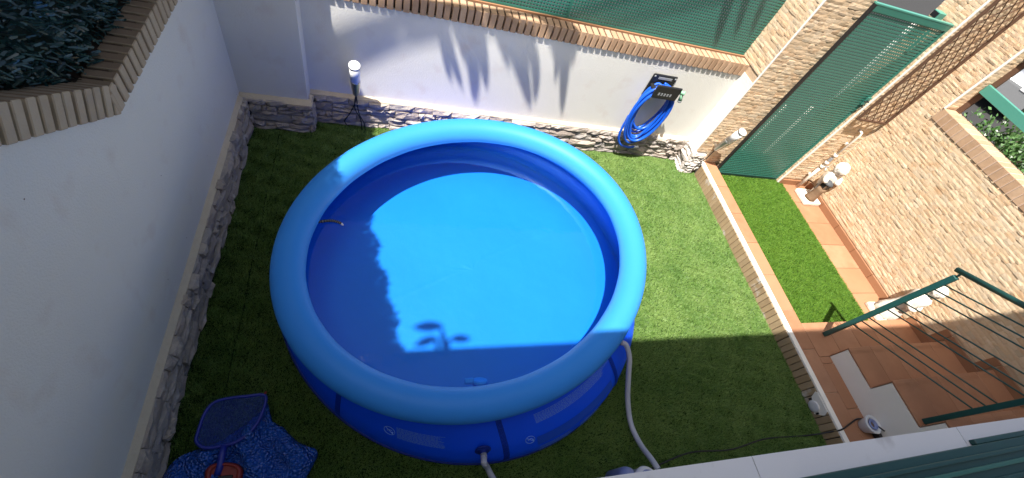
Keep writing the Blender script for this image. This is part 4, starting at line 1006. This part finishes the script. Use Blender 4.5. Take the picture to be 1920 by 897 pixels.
for (a, b_, wd) in (((831, 612), (777, 611), .043), ((820, 633), (779, 646), .036), ((843, 636), (888, 633), .034), ((834, 665), (831, 609), .024), ((818, 660), (822, 630), .018), ((838, 660), (845, 632), .018)):
    bigleaf(leafpt(a, 5.98), leafpt(b_, 5.98), wd).build('leaf', M['palm'], pl, True)
root = (0, 0, .12)
for p in ((834, 652), (822, 650), (842, 652)):
    e = leafpt(p, 5.98); MB().tube(spline([root, Vector(root) * .5 + e * .5 + Vector((0, -.05, .05)), e], 6), .008, 6).build('stem', M['palm'], pl, True)

# palm tree in the neighbouring yard; its fronds shade the back wall
pt = thing('palm_tree', 'palm tree in the neighbouring yard with fronds shading the back wall', 'tree', None, (-2.7, 2.2, -.03))
O_ = Vector((-2.7, 2.2, -.03)); crown = Vector((0, 0, 5.2))
MB().tube(spline([(0, 0, 0), (.05, .03, 1.6), (.02, -.03, 3.4), (0, 0, 5.2)], 8), [.16 - .07 * i / 24 for i in range(25)], 12).build('trunk', M['bark'], pt, True)
def frond(tipw, sag, n_=30, ll=.42):
    V = []; F = []; tip = Vector(tipw); pts = []
    for i in range(n_ + 1):
        t = i / n_; pts.append(crown + (tip - crown) * t + Vector((0, 0, sag * 4 * t * (1 - t))))
    b = MB(); b.tube(pts, [.016 * (1 - .8 * i / n_) + .002 for i in range(n_ + 1)], 6)
    for i in range(4, n_):
        t = i / n_; p = pts[i]; d = (pts[i + 1] - pts[i - 1]).normalized(); s_ = d.cross(Vector((0, 0, 1))).normalized()
        for sg in (-1, 1):
            L_ = ll * math.sin(math.pi * (.12 + .8 * t)) * random.uniform(.85, 1.1); dirn = (s_ * sg * .75 + d * .5 + Vector((0, 0, -.55))).normalized(); wn = dirn.cross(Vector((0, 0, 1))).normalized() * .016
            b.add([p, p + dirn * L_ * .4 + wn, p + dirn * L_, p + dirn * L_ * .4 - wn], [(0, 1, 2, 3)])
    b.build('frond', M['palm'], pt)
def above(px_, y_, k): return Vector(atY(px_, y_)) + SUN * (k / SUN.z) - O_
def strap(pa, pm, pb, wd, y_=YB, k=4.4):
    A, Bm, Cc = above(pa, y_, k), above(pm, y_, k - .05), above(pb, y_, k - .1)
    pts = spline([A, Bm, Cc], 8); b = MB(); V = []; F = []; n_ = len(pts)
    for i, p in enumerate(pts):
        t = i / (n_ - 1); d = (pts[min(i + 1, n_ - 1)] - pts[max(i - 1, 0)]).normalized(); s_ = d.cross(SUN).normalized(); wv = wd * (math.sin(math.pi * (.10 + .9 * t)) ** .7 if t < 1 else 0) + .002
        V += [p - s_ * wv, p + SUN * (-.012), p + s_ * wv]
    for i in range(n_ - 1):
        a = 3 * i; F += [(a, a + 1, a + 4, a + 3), (a + 1, a + 2, a + 5, a + 4)]
    b.add(V, F); b.tube(spline([crown, crown * .45 + A * .55 + Vector((0, 0, .35)), A], 6), .010, 6)
    b.build('leaf', M['palm'], pt, True)
strap((818, 10), (842, 90), (868, 168), 0.040); strap((855, 0), (885, 105), (889, 194), 0.061); strap((828, 50), (836, 110), (846, 155), 0.032)
strap((880, 5), (903, 85), (912, 170), 0.050); strap((930, 20), (972, 105), (996, 202), 0.061); strap((980, 55), (1004, 125), (1002, 192), 0.043)
strap((905, 0), (935, 60), (955, 130), 0.036); strap((845, 0), (862, 60), (872, 120), 0.043)
strap((1040, -50), (1060, 60), (1053, 217), 0.061); strap((1072, -40), (1078, 60), (1071, 125), 0.040); strap((1026, 50), (1044, 100), (1040, 155), 0.032); strap((1010, -50), (1030, 10), (1040, 80), 0.050)
strap((1385, -60), (1360, 20), (1338, 95), 0.047, YF, 3.6); strap((1420, -60), (1395, 10), (1378, 70), 0.036, YF, 3.6); strap((1440, -20), (1420, 30), (1405, 72), 0.029, YF, 3.6)
for a in range(7):
    an = math.radians(95 + a * 30); frond(crown + Vector((1.1 * math.cos(an), 1.1 * math.sin(an), -.3)), .35, 24)

# ------------------------------------------------------------------ car parked in the street beyond the right wall
car = thing('parked_car', 'silver car parked in the street beyond the right wall', 'car', None, (16.4, 7.6, -.03))
car.rotation_euler = (0, 0, math.radians(25))
pr = [(-2.1, .35), (-2.12, .75), (-1.9, .92), (-1.15, .98), (-.45, 1.42), (.85, 1.45), (1.6, 1.0), (2.0, .93), (2.1, .55), (2.05, .3)]
V = []; F = []
for s_ in (-1, 1):
    for (x_, z_) in pr: V.append((x_, s_ * (.86 if z_ < 1.1 else .66), z_))
n_ = len(pr); F = [tuple(range(n_)), tuple(range(2 * n_ - 1, n_ - 1, -1))] + [(k, (k + 1) % n_, n_ + (k + 1) % n_, n_ + k) for k in range(n_)]
MB().add(V, F).build('body', M['carpaint'], car, bevel=.05, segs=2)
MB().add([(-1.13, -.68, 1.005), (-1.13, .68, 1.005), (-.52, .58, 1.395), (-.52, -.58, 1.395)], [(0, 1, 2, 3)]).build('windscreen', M['carglass'], car)
MB().add([(1.58, -.68, 1.03), (1.58, .68, 1.03), (.95, .58, 1.41), (.95, -.58, 1.41)], [(3, 2, 1, 0)]).build('rear_window', M['carglass'], car)
for s_ in (-1, 1):
    MB().add([(-.95, s_ * .80, 1.02), (1.35, s_ * .80, 1.02), (.8, s_ * .70, 1.37), (-.45, s_ * .70, 1.37)], [(0, 1, 2, 3)]).build('side_window', M['carglass'], car)
    for x_ in (-1.35, 1.3):
        wh = MB().lathe([(.2, -.1), (.31, -.09), (.32, 0), (.31, .09), (.2, .1)], 24, (x_, s_ * .80, .32), (0, 1, 0)).build('wheel', M['black'], car, True)
        MB().lathe([(.02, -.105), (.19, -.104), (.19, .104), (.02, .105)], 16, (x_, s_ * .80, .32), (0, 1, 0)).build('rim', M['steel'], wh, True)
    MB().box(-2.13, -2.05, s_ * .62 - .14, s_ * .62 + .14, .68, .80).build('headlight', M['opal'], car, bevel=.01)
